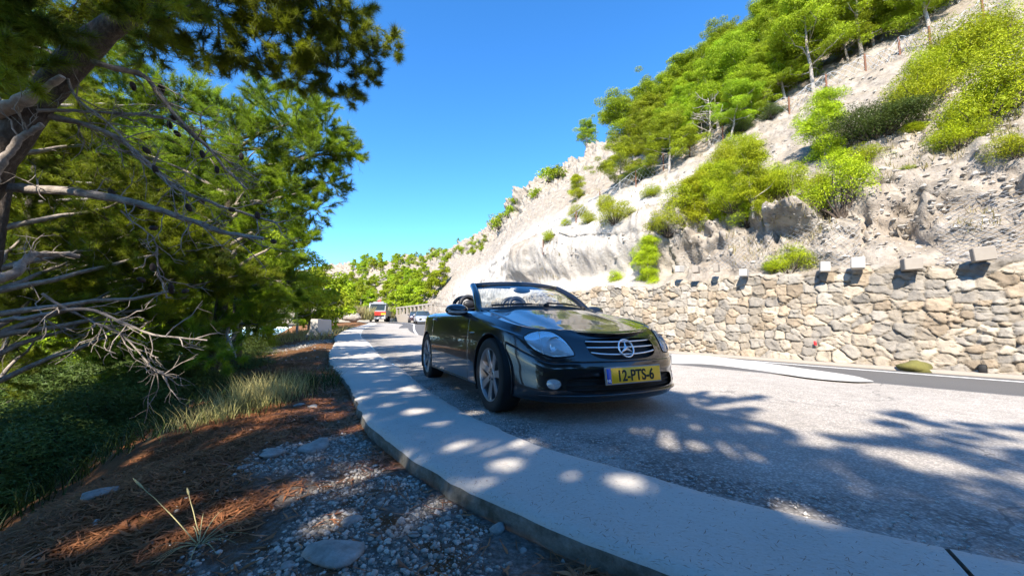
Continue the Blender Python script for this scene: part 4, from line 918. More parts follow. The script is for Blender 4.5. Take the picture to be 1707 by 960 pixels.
def bank_trees():
    L = [(532, 548, 446, 'farpine', 'bright green pine beside the road beyond the barrier', 25), (497, 552, 455, 'pine', 'bright green pine just behind the concrete barrier', 24), (560, 545, 462, 'farpine', 'dense pine furthest along the road on the left', 32), (452, 560, 440, 'pine', 'bright pine left of the concrete barrier', 19), (415, 575, 420, 'pine', 'shaded pine on the shoulder left of the barrier', 14), (515, 548, 460, 'farpine', 'pine between barrier and road bend', 28),
         (400, 600, 300, 'pine', 'tall pine on the bank below the shoulder', 13), (330, 640, 330, 'pine', 'pine halfway down the bank', 12), (240, 660, 300, 'pine', 'dark pine lower down the bank', 12.5), (120, 700, 300, 'pine', 'dark pine at the left of the bank', 12), (20, 700, 280, 'pine', 'dark pine at the left picture edge', 11), (180, 640, 200, 'pine', 'tall pine far down the bank', 17), (60, 640, 180, 'pine', 'tall pine far down at the left', 18), (300, 620, 250, 'pine', 'tall pine far down behind the others', 18), (430, 580, 540, 'bush', 'green bush on the shoulder in front of the barrier', 14)]
    for i, (x, y, ty, kind, lab, d) in enumerate(L):
        p = at(x, y, d); z = ground_z(p[0], p[1], BANK_T); zt = at(x, ty, d)[2]
        if z is None: z = p[2] - 3
        place(kind, (p[0], p[1], z - .1), max(zt - z, .5), i * 1.3, lab, 'trees along the bank', 'pine tree' if kind != 'bush' else 'bush', i, 1.1 if kind != 'farpine' else 1.0)
bank_trees()

def trees_behind():
    """the wood on the outer side of the lay-by behind the camera; it shades the bank and is what the car's nose mirrors"""
    r = np.random.default_rng(71); i = 0
    for k in range(26):
        x, y = -7 + 24 * (k + r.random()) / 26, -6.2 - 5.0 * r.random() - .22 * max(0, k - 8); z = ground_z(x, y, BANK_T)
        if z is None: z = -2.5
        h = min(3.6 + 1.6 * r.random() - z * .6, 6.5); place('pine', (x, y, z - .1), h, r.random() * 6.28, 'pine of the wood on the outer side of the lay-by, out of the picture', 'pines outside the picture', 'pine tree', k, 1.25)
    for k in range(22):
        x, y = -6 + 22 * (k + r.random()) / 22, -4.9 - 1.6 * r.random() - .16 * max(0, k - 6); z = ground_z(x, y, BANK_T); z = -1.5 if z is None else z
        o = place('shrub', (x, y, z - .1), 1.5 + .7 * r.random(), r.random() * 6.28, 'dark shrub on the outer side of the lay-by, out of the picture', 'shrubs outside the picture', 'shrub', k, 1.2)
trees_behind()
# ---------------------------------------------------------------- loose ground: needles, gravel, stones, grass
def stone_mesh(r, n=1, lo=5):
    """unit blobby stone: verts and quads"""
    u = np.linspace(0, 2 * np.pi, lo + 3, endpoint=False); v = np.linspace(-np.pi / 2 + .25, np.pi / 2 - .25, lo)
    P = np.stack([np.cos(v)[:, None] * np.cos(u), np.cos(v)[:, None] * np.sin(u), np.repeat(np.sin(v)[:, None], len(u), 1)], -1)
    P = P * (1 + .38 * vnoise(P * 1.3 + r.random(3) * 50, 3))[..., None]; n_, m = P.shape[:2]; idx = np.arange(n_ * m).reshape(n_, m); idx = np.concatenate([idx, idx[:, :1]], 1)
    Q = np.stack([idx[:-1, :-1], idx[:-1, 1:], idx[1:, 1:], idx[1:, :-1]], -1).reshape(-1, 4)
    V = np.vstack([P.reshape(-1, 3), P[0].mean(0), P[-1].mean(0)]); k = n_ * m
    cap0 = np.stack([idx[0, 1:], idx[0, :-1], np.full(m, k), np.full(m, k)], 1)[:, :3]; cap1 = np.stack([idx[-1, :-1], idx[-1, 1:], np.full(m, k + 1)], 1)
    return V, Q, np.vstack([cap0, cap1])
def bank_points(n, r, box, mask=None):
    """random points on the bank outside the kerb; mask(x, y) gives the chance to keep a point"""
    out = []; tot = 0; tg = np.gradient(ko, axis=0)
    for _ in range(400):
        x, y = box[0] + (box[1] - box[0]) * r.random(3000), box[2] + (box[3] - box[2]) * r.random(3000)
        i = np.argmin((ko[None, :, 0] - x[:, None]) ** 2 + (ko[None, :, 1] - y[:, None]) ** 2, 1); t = tg[i]
        k = t[:, 0] * (y - ko[i, 1]) - t[:, 1] * (x - ko[i, 0]) > .002
        if mask is not None: k &= r.random(3000) < mask(x, y)
        out.append(np.stack([x[k], y[k]], 1)); tot += k.sum()
        if tot >= n: break
    return np.concatenate(out)[:n]
def zs(P, tree=None): return np.array([(ground_z(x, y, tree or BANK_T) or -99) for x, y in P])
def scatter_stones(name, pts, z, sizes, r, sink=.3, col=((.30, .28, .25), (.55, .53, .49)), flat=.6, protos=9, lo=4, smooth=True):
    mb = MB(); P_ = [stone_mesh(r, lo=lo) for _ in range(protos)]; cols = []
    for (x, y), zz, s in zip(pts, z, sizes):
        V, Q, T = P_[r.integers(protos)]; a = r.random() * 6.28; c, sn = math.cos(a), math.sin(a); sc = s * np.array([1, .6 + .4 * r.random(), flat * (.7 + .5 * r.random())]); W = V * sc; W = np.stack([W[:, 0] * c - W[:, 1] * sn, W[:, 0] * sn + W[:, 1] * c, W[:, 2]], 1) + [x, y, zz + s * flat * (1 - sink) * .6]
        n0 = mb.n; mb.add(W, Q); mb.f3.append(T + n0); k = r.random(); cols.append(np.repeat([np.array(col[0]) * (1 - k) + np.array(col[1]) * k], len(V), 0))
    return mb.build(name, M['pebble'], smooth=smooth, colors=np.concatenate(cols))
def ground_cover():
    r = np.random.default_rng(900)
    gm = lambda x, y: gravel_mask(np.stack([x, y], -1)[None])[0]
    P = bank_points(13000, r, (-2.0, 1.0, .55, 3.4), lambda x, y: gm(x, y) ** 1.2 * sstep(.30, .60, .5 + .5 * fbm(np.stack([x * 4, y * 4, 0 * x], -1), 3, 19)) + .012); z = zs(P); tag(scatter_stones('gravel', P, z, .0022 + .013 * r.random(len(P)) ** 5, r, sink=.8, col=((.13, .11, .088), (.48, .44, .385))), kind='stuff')
    P = bank_points(900, r, (-10, -4.5, 8, 19), lambda x, y: gm(x, y) * .8 + .06); tag(scatter_stones('gravel', P, zs(P), .010 + .03 * r.random(len(P)) ** 3, r, sink=.6, col=((.2, .18, .16), (.45, .43, .39))), kind='stuff')
    # fallen pine needles
    def litter(n, box, mask, L, W, dz):
        P = bank_points(n, r, box, mask); n = len(P); z = zs(P); a = r.random(n) * 6.283; D = np.stack([np.cos(a), np.sin(a), r.normal(size=n) * .22], 1); C = np.column_stack([P, z + dz + .010 * r.random(n)]); l = L * (.6 + .7 * r.random(n))
        Dn = unit(D); s = unit(np.cross(Dn, [0, 0, 1])) * W * .5; bend = np.stack([-Dn[:, 1], Dn[:, 0], 0 * a], 1) * (l * .10 * r.normal(size=n))[:, None]
        V = np.stack([C - Dn * l[:, None] * .5 - s, C - Dn * l[:, None] * .5 + s, C + bend + s, C + Dn * l[:, None] * .5], 1).reshape(-1, 3); Q = np.arange(4 * n).reshape(-1, 4); t = (.5 + .8 * r.random(n)); return V, Q, np.repeat(np.stack([t, t * .97, t * .92], 1), 4, 0)
    soft = lambda x, y: np.maximum(.07, 1 - 1.0 * gm(x, y))
    A = litter(30000, (-2.6, 1.2, .5, 4.2), soft, .075, .0026, .003); B = litter(9000, (-5.5, -1, 3.5, 9), None, .09, .006, .005)
    n0 = len(A[0]); me = raw_mesh('fallen_needles', np.vstack([A[0], B[0]]), np.vstack([A[1], B[1] + n0]), False, np.vstack([A[2], B[2]])); tag(link('fallen_needles', me, M['litter']), kind='stuff')
    # needles and grit that blew onto the kerb
    n = 2600; nk = np.where((ko[:, 1] > .2) & (ko[:, 1] < 4.5) & (ko[:, 0] < 3))[0]; k = r.choice(nk, n); f = r.random(n) ** 1.6; XY = ko[k] * (1 - f[:, None]) + ki[k] * f[:, None] + .05 * r.normal(size=(n, 2)); a = r.random(n) * 6.283; D = np.stack([np.cos(a), np.sin(a), 0 * a], 1); C = np.column_stack([XY, zg(XY[:, 1]) + .034]); l = .005 + .016 * r.random(n) ** 2; s = np.stack([-D[:, 1], D[:, 0], 0 * a], 1) * .0010
    m_ = (XY[:, 1] > .3) & (XY[:, 1] < 4); C, D, l, s = C[m_], D[m_], l[m_], s[m_]; V = np.stack([C - D * l[:, None], C + s, C + D * l[:, None], C - s], 1).reshape(-1, 3)
    tag(link('fallen_needles', raw_mesh('fallen_needles', V, np.arange(len(V)).reshape(-1, 4), False, np.full((len(V), 3), .45)), M['litter']), kind='stuff')
    # grass on the shoulder
    def grass(n, box, mask, h, w, lean=.35, tone=(.7, 1.1)):
        P = bank_points(n, r, box, mask); n = len(P); z = zs(P); a = r.random(n) * 6.283; H = h * (.45 + .8 * r.random(n)); ln = lean * (.3 + r.random(n)); D = np.stack([np.cos(a) * ln, np.sin(a) * ln, 1 + 0 * a], 1); b = r.random(n) * 6.283; s = np.stack([np.cos(b), np.sin(b), 0 * b], 1) * w * .5
        C = np.column_stack([P, z - .01]); m1 = C + D * H[:, None] * .55; e = C + D * H[:, None] * np.array([1.5, 1.5, .95]); V = np.stack([C - s, C + s, m1 + s * .7, e, m1 - s * .7], 1).reshape(-1, 3); i = np.arange(n)[:, None] * 5
        t = tone[0] + (tone[1] - tone[0]) * r.random(n); return V, i + [[0, 1, 2, 4]], i + [[4, 2, 3]], np.repeat(np.stack([t, t, t * .9], 1), 5, 0)
    def clump_mask(cx, cy, sx, sy): return lambda x, y: np.exp(-((x - cx) / sx) ** 2 - ((y - cy) / sy) ** 2)
    def put(name, G, mat='grass', **kw): return tag(link(name, raw_mesh(name, G[0], [G[1], G[2]], False, G[3]), M[mat]), **kw)
    c = at(440, 690, 4.05); put('tall_grass', grass(1000, (-4, -1.4, 2.6, 5.2), clump_mask(c[0], c[1], .25, .30), .30, .0045, .32, (.75, 1.5)), label='tall dry grass tuft at the crest of the bank', cat='grass tuft')
    c = at(355, 735, 3.4); put('tall_grass', grass(420, (-4, -1.4, 1.8, 4.5), clump_mask(c[0], c[1], .22, .28), .20, .0045, .4, (.5, 1.0)), label='darker grass tuft left of the tall dry one', cat='grass tuft')
    put('grass', grass(2400, (-9.5, -2.2, 4, 17), lambda x, y: sstep(.42, .6, .5 + .5 * vnoise(np.stack([x * .8, y * .5, 0 * x], -1), 4)) * (.25 + sstep(-3.5 - .35 * (y - 4), -4.6 - .35 * (y - 4), x)), .11, .008, .7, (.4, .9)), kind='stuff')
    put('grass', grass(9000, (-7, -1.4, .4, 6), lambda x, y: sstep(.9, 1.6, np.hypot(x + .3, y - 2.0) * .55 + .2 * vnoise(np.stack([x * 1.5, y * 1.5, 0 * x], -1), 6) - .35) * np.where(x < -1.7 - .1 * y, 1, .1), .20, .009, .6, (.30, .75)), 'bush_dark', kind='stuff')
    put('grass', grass(2600, (-16, -7, 16, 34), None, .34, .03, .5, (.7, 1.2)), kind='stuff')
    # single flowering grass stems near the camera
    for j, (x, y, x2, y2, d) in enumerate(((330, 930, 222, 796, 1.45), (332, 925, 312, 812, 1.5))):
        p0, p1 = at(x, y, d), at(x2, y2, d + .1); z = ground_z(p0[0], p0[1], BANK_T); p0[2] = z if z else p0[2]; P = limb(p0, p1, 10, r, .06); mb = MB(); mb.tube(P, np.linspace(.0022, .001, 10), 5); mb.tube(crom_at(P, np.linspace(7.6, 9, 6)), [.002, .004, .0045, .004, .003, .001], 6); V = []
        o = mb.build('dry_grass_blade', M['grass_stem']); tag(o, ['tall dry grass stem leaning left near the camera', 'shorter upright grass stem beside the leaning one'][j], 'grass stem')
        if j == 0:
            mb = MB()
            for k in range(16): a = k * 2.4; L = .10 + .10 * r.random(); D = np.array([math.cos(a), math.sin(a), .7]); t = np.linspace(0, 1, 6)[:, None]; Q = p0 + D * L * t + np.array([0, 0, -.09]) * t ** 2; mb.tube(Q, [.0022, .002, .0018, .0015, .001, .0005], 4, flat=.4)
            tag(mb.build('grass_tuft', M['grass_stem']), 'small grass tuft at the foot of the stems', 'grass tuft')
    # larger stones one can tell apart
    R = [(527, 747, .105, .55, 'flat pale stone at the upper end of the gravel'), (455, 756, .085, .5, 'flat pale stone left of the upper end of the gravel'), (830, 884, .030, .95, 'rounded grey stone lying by the kerb'), (560, 925, .085, .45, 'large embedded pale rock in the gravel'), (588, 868, .035, .6, 'whitish stone in the middle of the gravel'), (480, 943, .022, .6, 'small cream stone near the bottom edge'), (712, 884, .020, .9, 'upright small stone in the gravel'), (690, 892, .020, .7, 'small stone left of the upright one'), (170, 824, .06, .6, 'pale stone lower down the dark bank'), (500, 676, .05, .6, 'small pale stone by the tall grass'), (522, 678, .055, .5, 'pale stone between tall grass and kerb'), (872, 918, .016, .8, 'small bluish stone near the kerb'), (668, 870, .018, .8, 'little pale stone among needles'), (745, 865, .014, .7, 'little white stone near the kerb'), (405, 778, .03, .5, 'small stone on the crest left of the gravel')]
    for x, y, s, fl, lab in R:
        fl *= .6; rr = ray(x, y); loc, *_ = BANK_T.ray_cast(Vector(EYE), Vector(unit(rr)))
        if loc is None: continue
        V, Q, T = stone_mesh(r, lo=9); V = V * (1 + .10 * fbm(V * 3, 3, 5))[:, None] * s * np.array([1.2, .85, fl]); mb = MB(); mb.add(V, Q); mb.f3.append(T); o = mb.build('stone', M['loose_stone']); o.location = (loc[0], loc[1], loc[2] + s * fl * .25); o.rotation_euler = (0, 0, r.random() * 6); tag(o, lab, 'stone', 'loose stones on the bank')
    # gravel thrown along the joint between kerb slab and asphalt
    k = r.choice(nk, 1500); XY = ki[k] + unit(ki[k] - ko[k]) * (np.abs(r.normal(size=1500)) * .16)[:, None] + .05 * r.normal(size=(1500, 2)); m_ = (XY[:, 1] > .5) & (XY[:, 1] < 6); XY = XY[m_]
    tag(scatter_stones('grit', XY, zg(XY[:, 1]) + .002, .003 + .006 * r.random(len(XY)) ** 2, r, lo=3), kind='stuff')
    # rubble and dry tufts on the slope
    pts, zz = [], []
    for _ in range(4200):
        x, y = 880 + 827 * r.random(), 60 + 390 * r.random(); p, d = hit(x, y)
        if p is None or d > 45 or r.random() > (14 / max(d, 9)) ** 1.4: continue
        pts.append(p[:2]); zz.append(p[2])
    tag(scatter_stones('rubble', pts, zz, .018 + .075 * r.random(len(pts)) ** 4, r, lo=3, sink=.9, col=((.20, .18, .155), (.40, .365, .32)), flat=.7, smooth=False), kind='stuff')
    GV, GQ, GT, GC = [], [], [], []; n0 = 0
    for _ in range(3000):
        x, y = 900 + 807 * r.random(), 40 + 430 * r.random(); p, d = hit(x, y)
        if p is None or d > 40 or vnoise(np.array([p * .55]), 12)[0] < .12: continue
        for _k in range(5):
            a = r.random() * 6.28; H = (.10 + .14 * r.random()); D = np.array([math.cos(a) * .5, math.sin(a) * .5, 1.0]); s = np.array([-math.sin(a), math.cos(a), 0]) * .008; c = p + np.array([r.normal() * .04, r.normal() * .04, -.01])
            GV.append([c - s, c + s, c + D * H * .55 + s * .7, c + D * H, c + D * H * .55 - s * .7]); GQ.append([n0, n0 + 1, n0 + 2, n0 + 4]); GT.append([n0 + 4, n0 + 2, n0 + 3]); GC += [[.6 + .6 * r.random()] * 3] * 5; n0 += 5
    tag(link('dry_grass', raw_mesh('dry_grass', np.array(GV).reshape(-1, 3), [np.array(GQ), np.array(GT)], False, np.array(GC)), M['grass']), kind='stuff')
M['grass_stem'] = simple('grass_stem', (.38, .34, .16), .8)
ground_cover()

def undergrowth():
    """dark shrubs down the bank so that little of the sea shows between the trunks"""
    r = np.random.default_rng(60); L = [(30, 700, 5.0, 1.3), (110, 690, 5.5, 1.2), (190, 660, 6.0, 1.2), (20, 610, 7.0, 1.6), (130, 600, 7.5, 1.6), (250, 640, 6.5, 1.1), (60, 820, 3.6, .9), (160, 750, 4.6, 1.0), (-20, 760, 4.0, 1.2), (290, 690, 6.0, .9), (330, 640, 7.5, 1.0), (230, 600, 9.0, 1.8), (70, 560, 10, 2.2), (310, 600, 10, 1.5), (380, 600, 10, 1.0)]
    W = ['nearest the left edge', 'in front of the dark trunks', 'under the drooping dead twigs', 'behind the vertical dark trunk', 'below the long bare branch', 'under the low pine with the bright tip', 'lowest on the dark bank', 'midway down the dark bank', 'at the left edge below the broken branch', 'just below the bank crest', 'beneath the low pine', 'deep behind the dead twigs', 'far behind the bare branches', 'behind the low pine', 'on the shoulder edge by the low pine']
    for i, (x, y, d, h) in enumerate(L):
        p = at(x, y, d); z = ground_z(p[0], p[1], BANK_T)
        if z is None: continue
        zt = max(p[2] + .2, z + h * .8); o = place('shrub', (p[0], p[1], z - .1), zt - z, i * 1.1, 'dark green shrub on the bank, ' + W[i], 'dark shrubs on the bank', 'shrub', i); o.scale = (1.5 * h, 1.5 * h, (zt - z) / .9)
undergrowth()

# ---------------------------------------------------------------- blocks, nets and fence on the slope
def wall_blocks():
    B = [(1638, 421, 28, 20, 'block', 'pinkish concrete block, nearest and rightmost on the wall'), (1519, 438, 25, 17, 'block', 'pinkish concrete block, second from the right on the wall'), (1430, 437, 20, 16, 'block_pale', 'bright white concrete block in front of the big boulder'), (1375, 443, 15, 14, 'block_pale', 'smaller white block left of the brightest one'), (1240, 453, 13, 10, 'block_pale', 'small pale block left of the yellow green bush'), (1194, 445, 9, 11, 'block', 'small upright block further left on the wall'), (1160, 448, 11, 9, 'block', 'small tan block near the left end of the row'), (1133, 447, 9, 9, 'block_pale', 'tiny pale block beside the young pine on the wall')]
    r = np.random.default_rng(8)
    for x, y, w, h, m, lab in B:
        rr = ray(x, y); q = rr[0] / rr[1]   # depth where the sight line meets the wall's top edge
        d = 11.28 / (.8 * q + .6) + .10; p = at(x, y, d * rr[1] / 1.0 if False else d); s = d / F; o_ = np.array(Matrix.Rotation(math.radians(36.9) + .12 * r.normal(), 3, 'Z'))
        mb = MB(); mb.box((0, 0, -.03), (.30, w * s * .88, h * s * .95 + .04), None, .012); o = mb.build('concrete_block', M[m]); auto_smooth(o); o.location = p; o.rotation_euler = (.05 * r.normal(), .04 * r.normal(), math.radians(36.9) + .25 + .12 * r.normal()); tag(o, lab, 'concrete block', 'concrete blocks along the wall top')
wall_blocks()

def net_from(grid_pts, name, lab, cell_u, cell_v, wire=.0040, mat='steel', off=.06):
    """diamond wire net over a (n,m) grid of surface points"""
    P = np.asarray(grid_pts); n, m = P.shape[:2]; N = gnormals(P); C = P + 0 * N; L = np.linalg.norm(np.diff(P, axis=0), axis=-1).mean(1).sum(); Hh = np.linalg.norm(np.diff(P, axis=1), axis=-1).mean(0).sum(); nu, nv = max(2, int(L / cell_u)), max(2, int(Hh / cell_v)); mb = MB()
    def pt(u, v):
        iu, iv = np.clip(u * (n - 1), 0, n - 1.001), np.clip(v * (m - 1), 0, m - 1.001); a, b = iu.astype(int), iv.astype(int); f, g = (iu - a)[:, None], (iv - b)[:, None]
        return (C[a, b] * (1 - f) + C[a + 1, b] * f) * (1 - g) + (C[a, b + 1] * (1 - f) + C[a + 1, b + 1] * f) * g
    for sgn in (1, -1):
        for k in range(-nv, nu + nv):
            v = np.linspace(0, 1, nv + 1); u = (k + sgn * np.arange(nv + 1) + (.25 if sgn > 0 else 0)) / nu + 0.15 / nu * np.sin(np.arange(nv + 1) * np.pi); ok = (u >= 0) & (u <= 1)
            if ok.sum() < 2: continue
            mb.tube(pt(u[ok], v[ok]), wire, 3, cap=False)
    o = mb.build(name, M[mat]); tag(o, lab, 'wire net'); return o
def surface_patch(px0, px1, top, bot, n, m, lift=.09):
    G = np.full((n, m, 3), np.nan)
    for i, x in enumerate(np.linspace(px0, px1, n)):
        for j, f in enumerate(np.linspace(0, 1, m)):
            y = top(x) * (1 - f) + bot(x) * f; p, d = hit(x, y)
            if p is not None: G[i, j] = p - unit(ray(x, y)) * lift
    # drape: fill gaps and pull the net smooth over hollows
    for _ in range(3):
        bad = np.isnan(G[..., 0])
        if not bad.any(): break
        for i, j in zip(*np.where(bad)): G[i, j] = np.nanmean(G[max(0, i - 1):i + 2, max(0, j - 1):j + 2].reshape(-1, 3), 0)
    S = G.copy()
    for _ in range(4):
        A = np.pad(S, ((1, 1), (1, 1), (0, 0)), 'edge'); S = (A[:-2, 1:-1] + A[2:, 1:-1] + A[1:-1, :-2] + A[1:-1, 2:] + 2 * S) / 6
    toward = unit(EYE - G); return S + toward * np.maximum(0, np.einsum('ijk,ijk->ij', G - S, toward))[..., None] * .6
def nets():
    top = lambda x: np.interp(x, [1560, 1620, 1707], [335, 318, 312]); bot = lambda x: np.interp(x, [1560, 1707], [448, 432]); net_from(surface_patch(1556, 1720, top, bot, 22, 16), 'rock_net', 'wire netting over the grey rock at the right picture edge', .15, .13)
    top = lambda x: np.interp(x, [1300, 1380, 1480], [380, 362, 355]); bot = lambda x: np.interp(x, [1300, 1480], [448, 446]); net_from(surface_patch(1296, 1440, top, bot, 20, 14), 'rock_net', 'wire netting over the big boulders above the wall', .16, .14)
    top = lambda x: np.interp(x, [1130, 1220, 1300], [420, 392, 376]); bot = lambda x: np.interp(x, [1130, 1300], [455, 452]); net_from(surface_patch(1130, 1294, top, bot, 20, 8), 'rock_net', 'wire netting over the low rock left of the yellow green bush', .17, .15)
    top = lambda x: np.interp(x, [1340, 1460], [262, 196]); bot = lambda x: np.interp(x, [1340, 1460], [300, 236]); net_from(surface_patch(1338, 1462, top, bot, 14, 6), 'rock_net', 'strip of wire netting beside the dark rounded shrub', .18, .16)
nets()
def slope_fence():
    pts = [(905, 415, 14), (960, 372, 18), (1000, 345, 24), (1060, 312, 26), (1106, 284, 26), (1150, 262, 24), (1205, 236, 24), (1240, 214, 24), (1316, 190, 26), (1378, 152, 26), (1443, 118, 26), (1500, 92, 28), (1552, 84, 38), (1640, 34, 40), (1720, -4, 42)]
    P = []
    for x, y, h in pts:
        p, d = hit(x, y)
        if p is not None: P.append((p, h / F * d))
    root = empty('slope_fence', P[0][0]); tag(root, 'sagging wire net fence running up the slope below the wood', 'fence'); loc = Vector(P[0][0])
    G = []
    for (p, h), (p2, h2) in zip(P[:-1], P[1:]):
        for t in np.linspace(0, 1, 10, endpoint=False):
            b = p * (1 - t) + p2 * t; gz = ground_z(b[0], b[1]); b[2] = gz if gz is not None and abs(gz - b[2]) < 1.2 else b[2]; hh = (h * (1 - t) + h2 * t) * (1 - .16 * math.sin(math.pi * t)); G.append([b + [0, 0, .03 + k * hh / 5] for k in range(6)])
    o = net_from(np.array(G), 'wire_net', None, .26, .22, .008); o.parent = root; o.location = -loc
    for k in ('label', 'category'): 
        if k in o: del o[k]
    mb = MB(); mb.tube(np.array(G)[:, -1], .014, 4); mb.build('top_wire', M['steel'], root).location = -loc
    for i, (p, h) in enumerate(P): 
        mb = MB(); mb.tube([p - [0, 0, .3], p + [.02, 0, h * 1.12]], .038 if i > 7 else .03, 6); mb.build('post', M['rust'], root).location = -loc
slope_fence()
def drain_stones():
    r = np.random.default_rng(4)
    for x, y, w, lab in ((1525, 619, 34, 'small mossy mound at the foot of the wall'),):
        rr = ray(x, y); d = 11.28 / (.8 * rr[0] / rr[1] + .6) - .25; p = at(x, y, d); p[2] = float(zroad(p[1])) + .08; V, Q, T = stone_mesh(r, lo=8); V = V * np.array([w / F * d * .6, .18, .13]); mb = MB(); mb.add(V, Q); mb.f3.append(T); o = mb.build('moss_clump', M['moss']); o.location = p; o.rotation_euler = (0, 0, 2.2); tag(o, lab, 'moss')
    # black blocks in place of the shade inside weep hole and low culvert opening
    for (x, y, w, h, lab) in ((1639, 615, 8, 16, 'dark weep hole near the right end of the wall'), (1597, 632, 46, 10, 'low dark culvert mouth at the foot of the wall')):
        rr = ray(x, y); d = 11.28 / (.8 * rr[0] / rr[1] + .6) - .13; p = at(x, y, d); mb = MB(); mb.box((0, 0, 0), (.30, w / F * d * 1.2, h / F * d), None, .015); o = mb.build('drain_hole', M['matte_black']); o.location = p; o.rotation_euler = (0, 0, math.radians(36.9)); tag(o, lab, 'drain')
    rr = ray(1359, 572); d = 11.28 / (.8 * rr[0] / rr[1] + .6) - .16; mb = MB(); mb.box((0, 0, 0), (.012, .06, .10), None, .003); o = mb.build('reflector_post', M['red_reflector']); o.location = at(1359, 572, d); o.rotation_euler = (0, 0, math.radians(36.9)); tag(o, 'small red marker fixed to the stone wall', 'marker')
M['moss'] = simple('moss', (.13, .12, .03), .95, 0, .3, 20, 0, .8); M['red_reflector'] = simple('red_reflector', (.5, .03, .03), .4)
drain_stones()

# ---------------------------------------------------------------- barrier, railing, truck, cars
def barrier():
    f = at(523, 557, 19.5); z = ground_z(f[0], f[1], BANK_T); f[2] = z if z is not None else f[2]
    prof = [(-.31, 0), (-.30, .08), (-.20, .24), (-.135, .44), (-.11, 1.0), (-.09, 1.02), (.09, 1.02), (.11, 1.0), (.135, .44), (.20, .24), (.30, .08), (.31, 0)]; prof = [(a * 1.45, b * .93) for a, b in prof]
    L = 2.4; ys = np.linspace(0, L, 10); mb = MB(); G = np.array([[(a, y, b) for a, b in prof] for y in ys]); mb.grid(G); n = len(prof)
    for e in (0, -1): c = np.vstack([G[e], [0, ys[e], .3]]); mb.add(c, [[i, (i + 1) % n, n] for i in range(n)])
    o = mb.build('concrete_barrier', M['block_pale']); auto_smooth(o, 25); o.location = f - np.array([0, 0, .06]); o.rotation_euler = (0, 0, math.radians(10)); tag(o, 'white concrete road barrier standing at the edge of the lay-by', 'barrier')
barrier()
def railing():
    A, B = at(661, 534, 61), at(722, 532, 49); root = empty('railing', A); tag(root, 'white concrete railing on a low wall in front of the rock face', 'railing'); D = B - A; L = np.linalg.norm(D[:2]); ang = math.atan2(D[1], D[0]); root.rotation_euler = (0, 0, ang); dz = D[2] / L
    Mz = np.array([[1, 0, 0], [0, 1, 0], [dz, 0, 1]])
    def bx(name, c, s, m='block'): mb = MB(); mb.box((0, 0, 0), s, None, .02); V = mb.v[0] + c; mb.v[0] = V @ Mz.T; return auto_smooth(mb.build(name, M[m], root))
    bx('base_wall', np.array([L / 2, 0, .25]), (L, .5, 1.3)); bx('top_rail', np.array([L / 2, 0, 1.95]), (L, .30, .22))
    for x in np.linspace(.3, L - .3, 10): bx('post', np.array([x, 0, 1.4]), (.34, .28, 1.0))
railing()
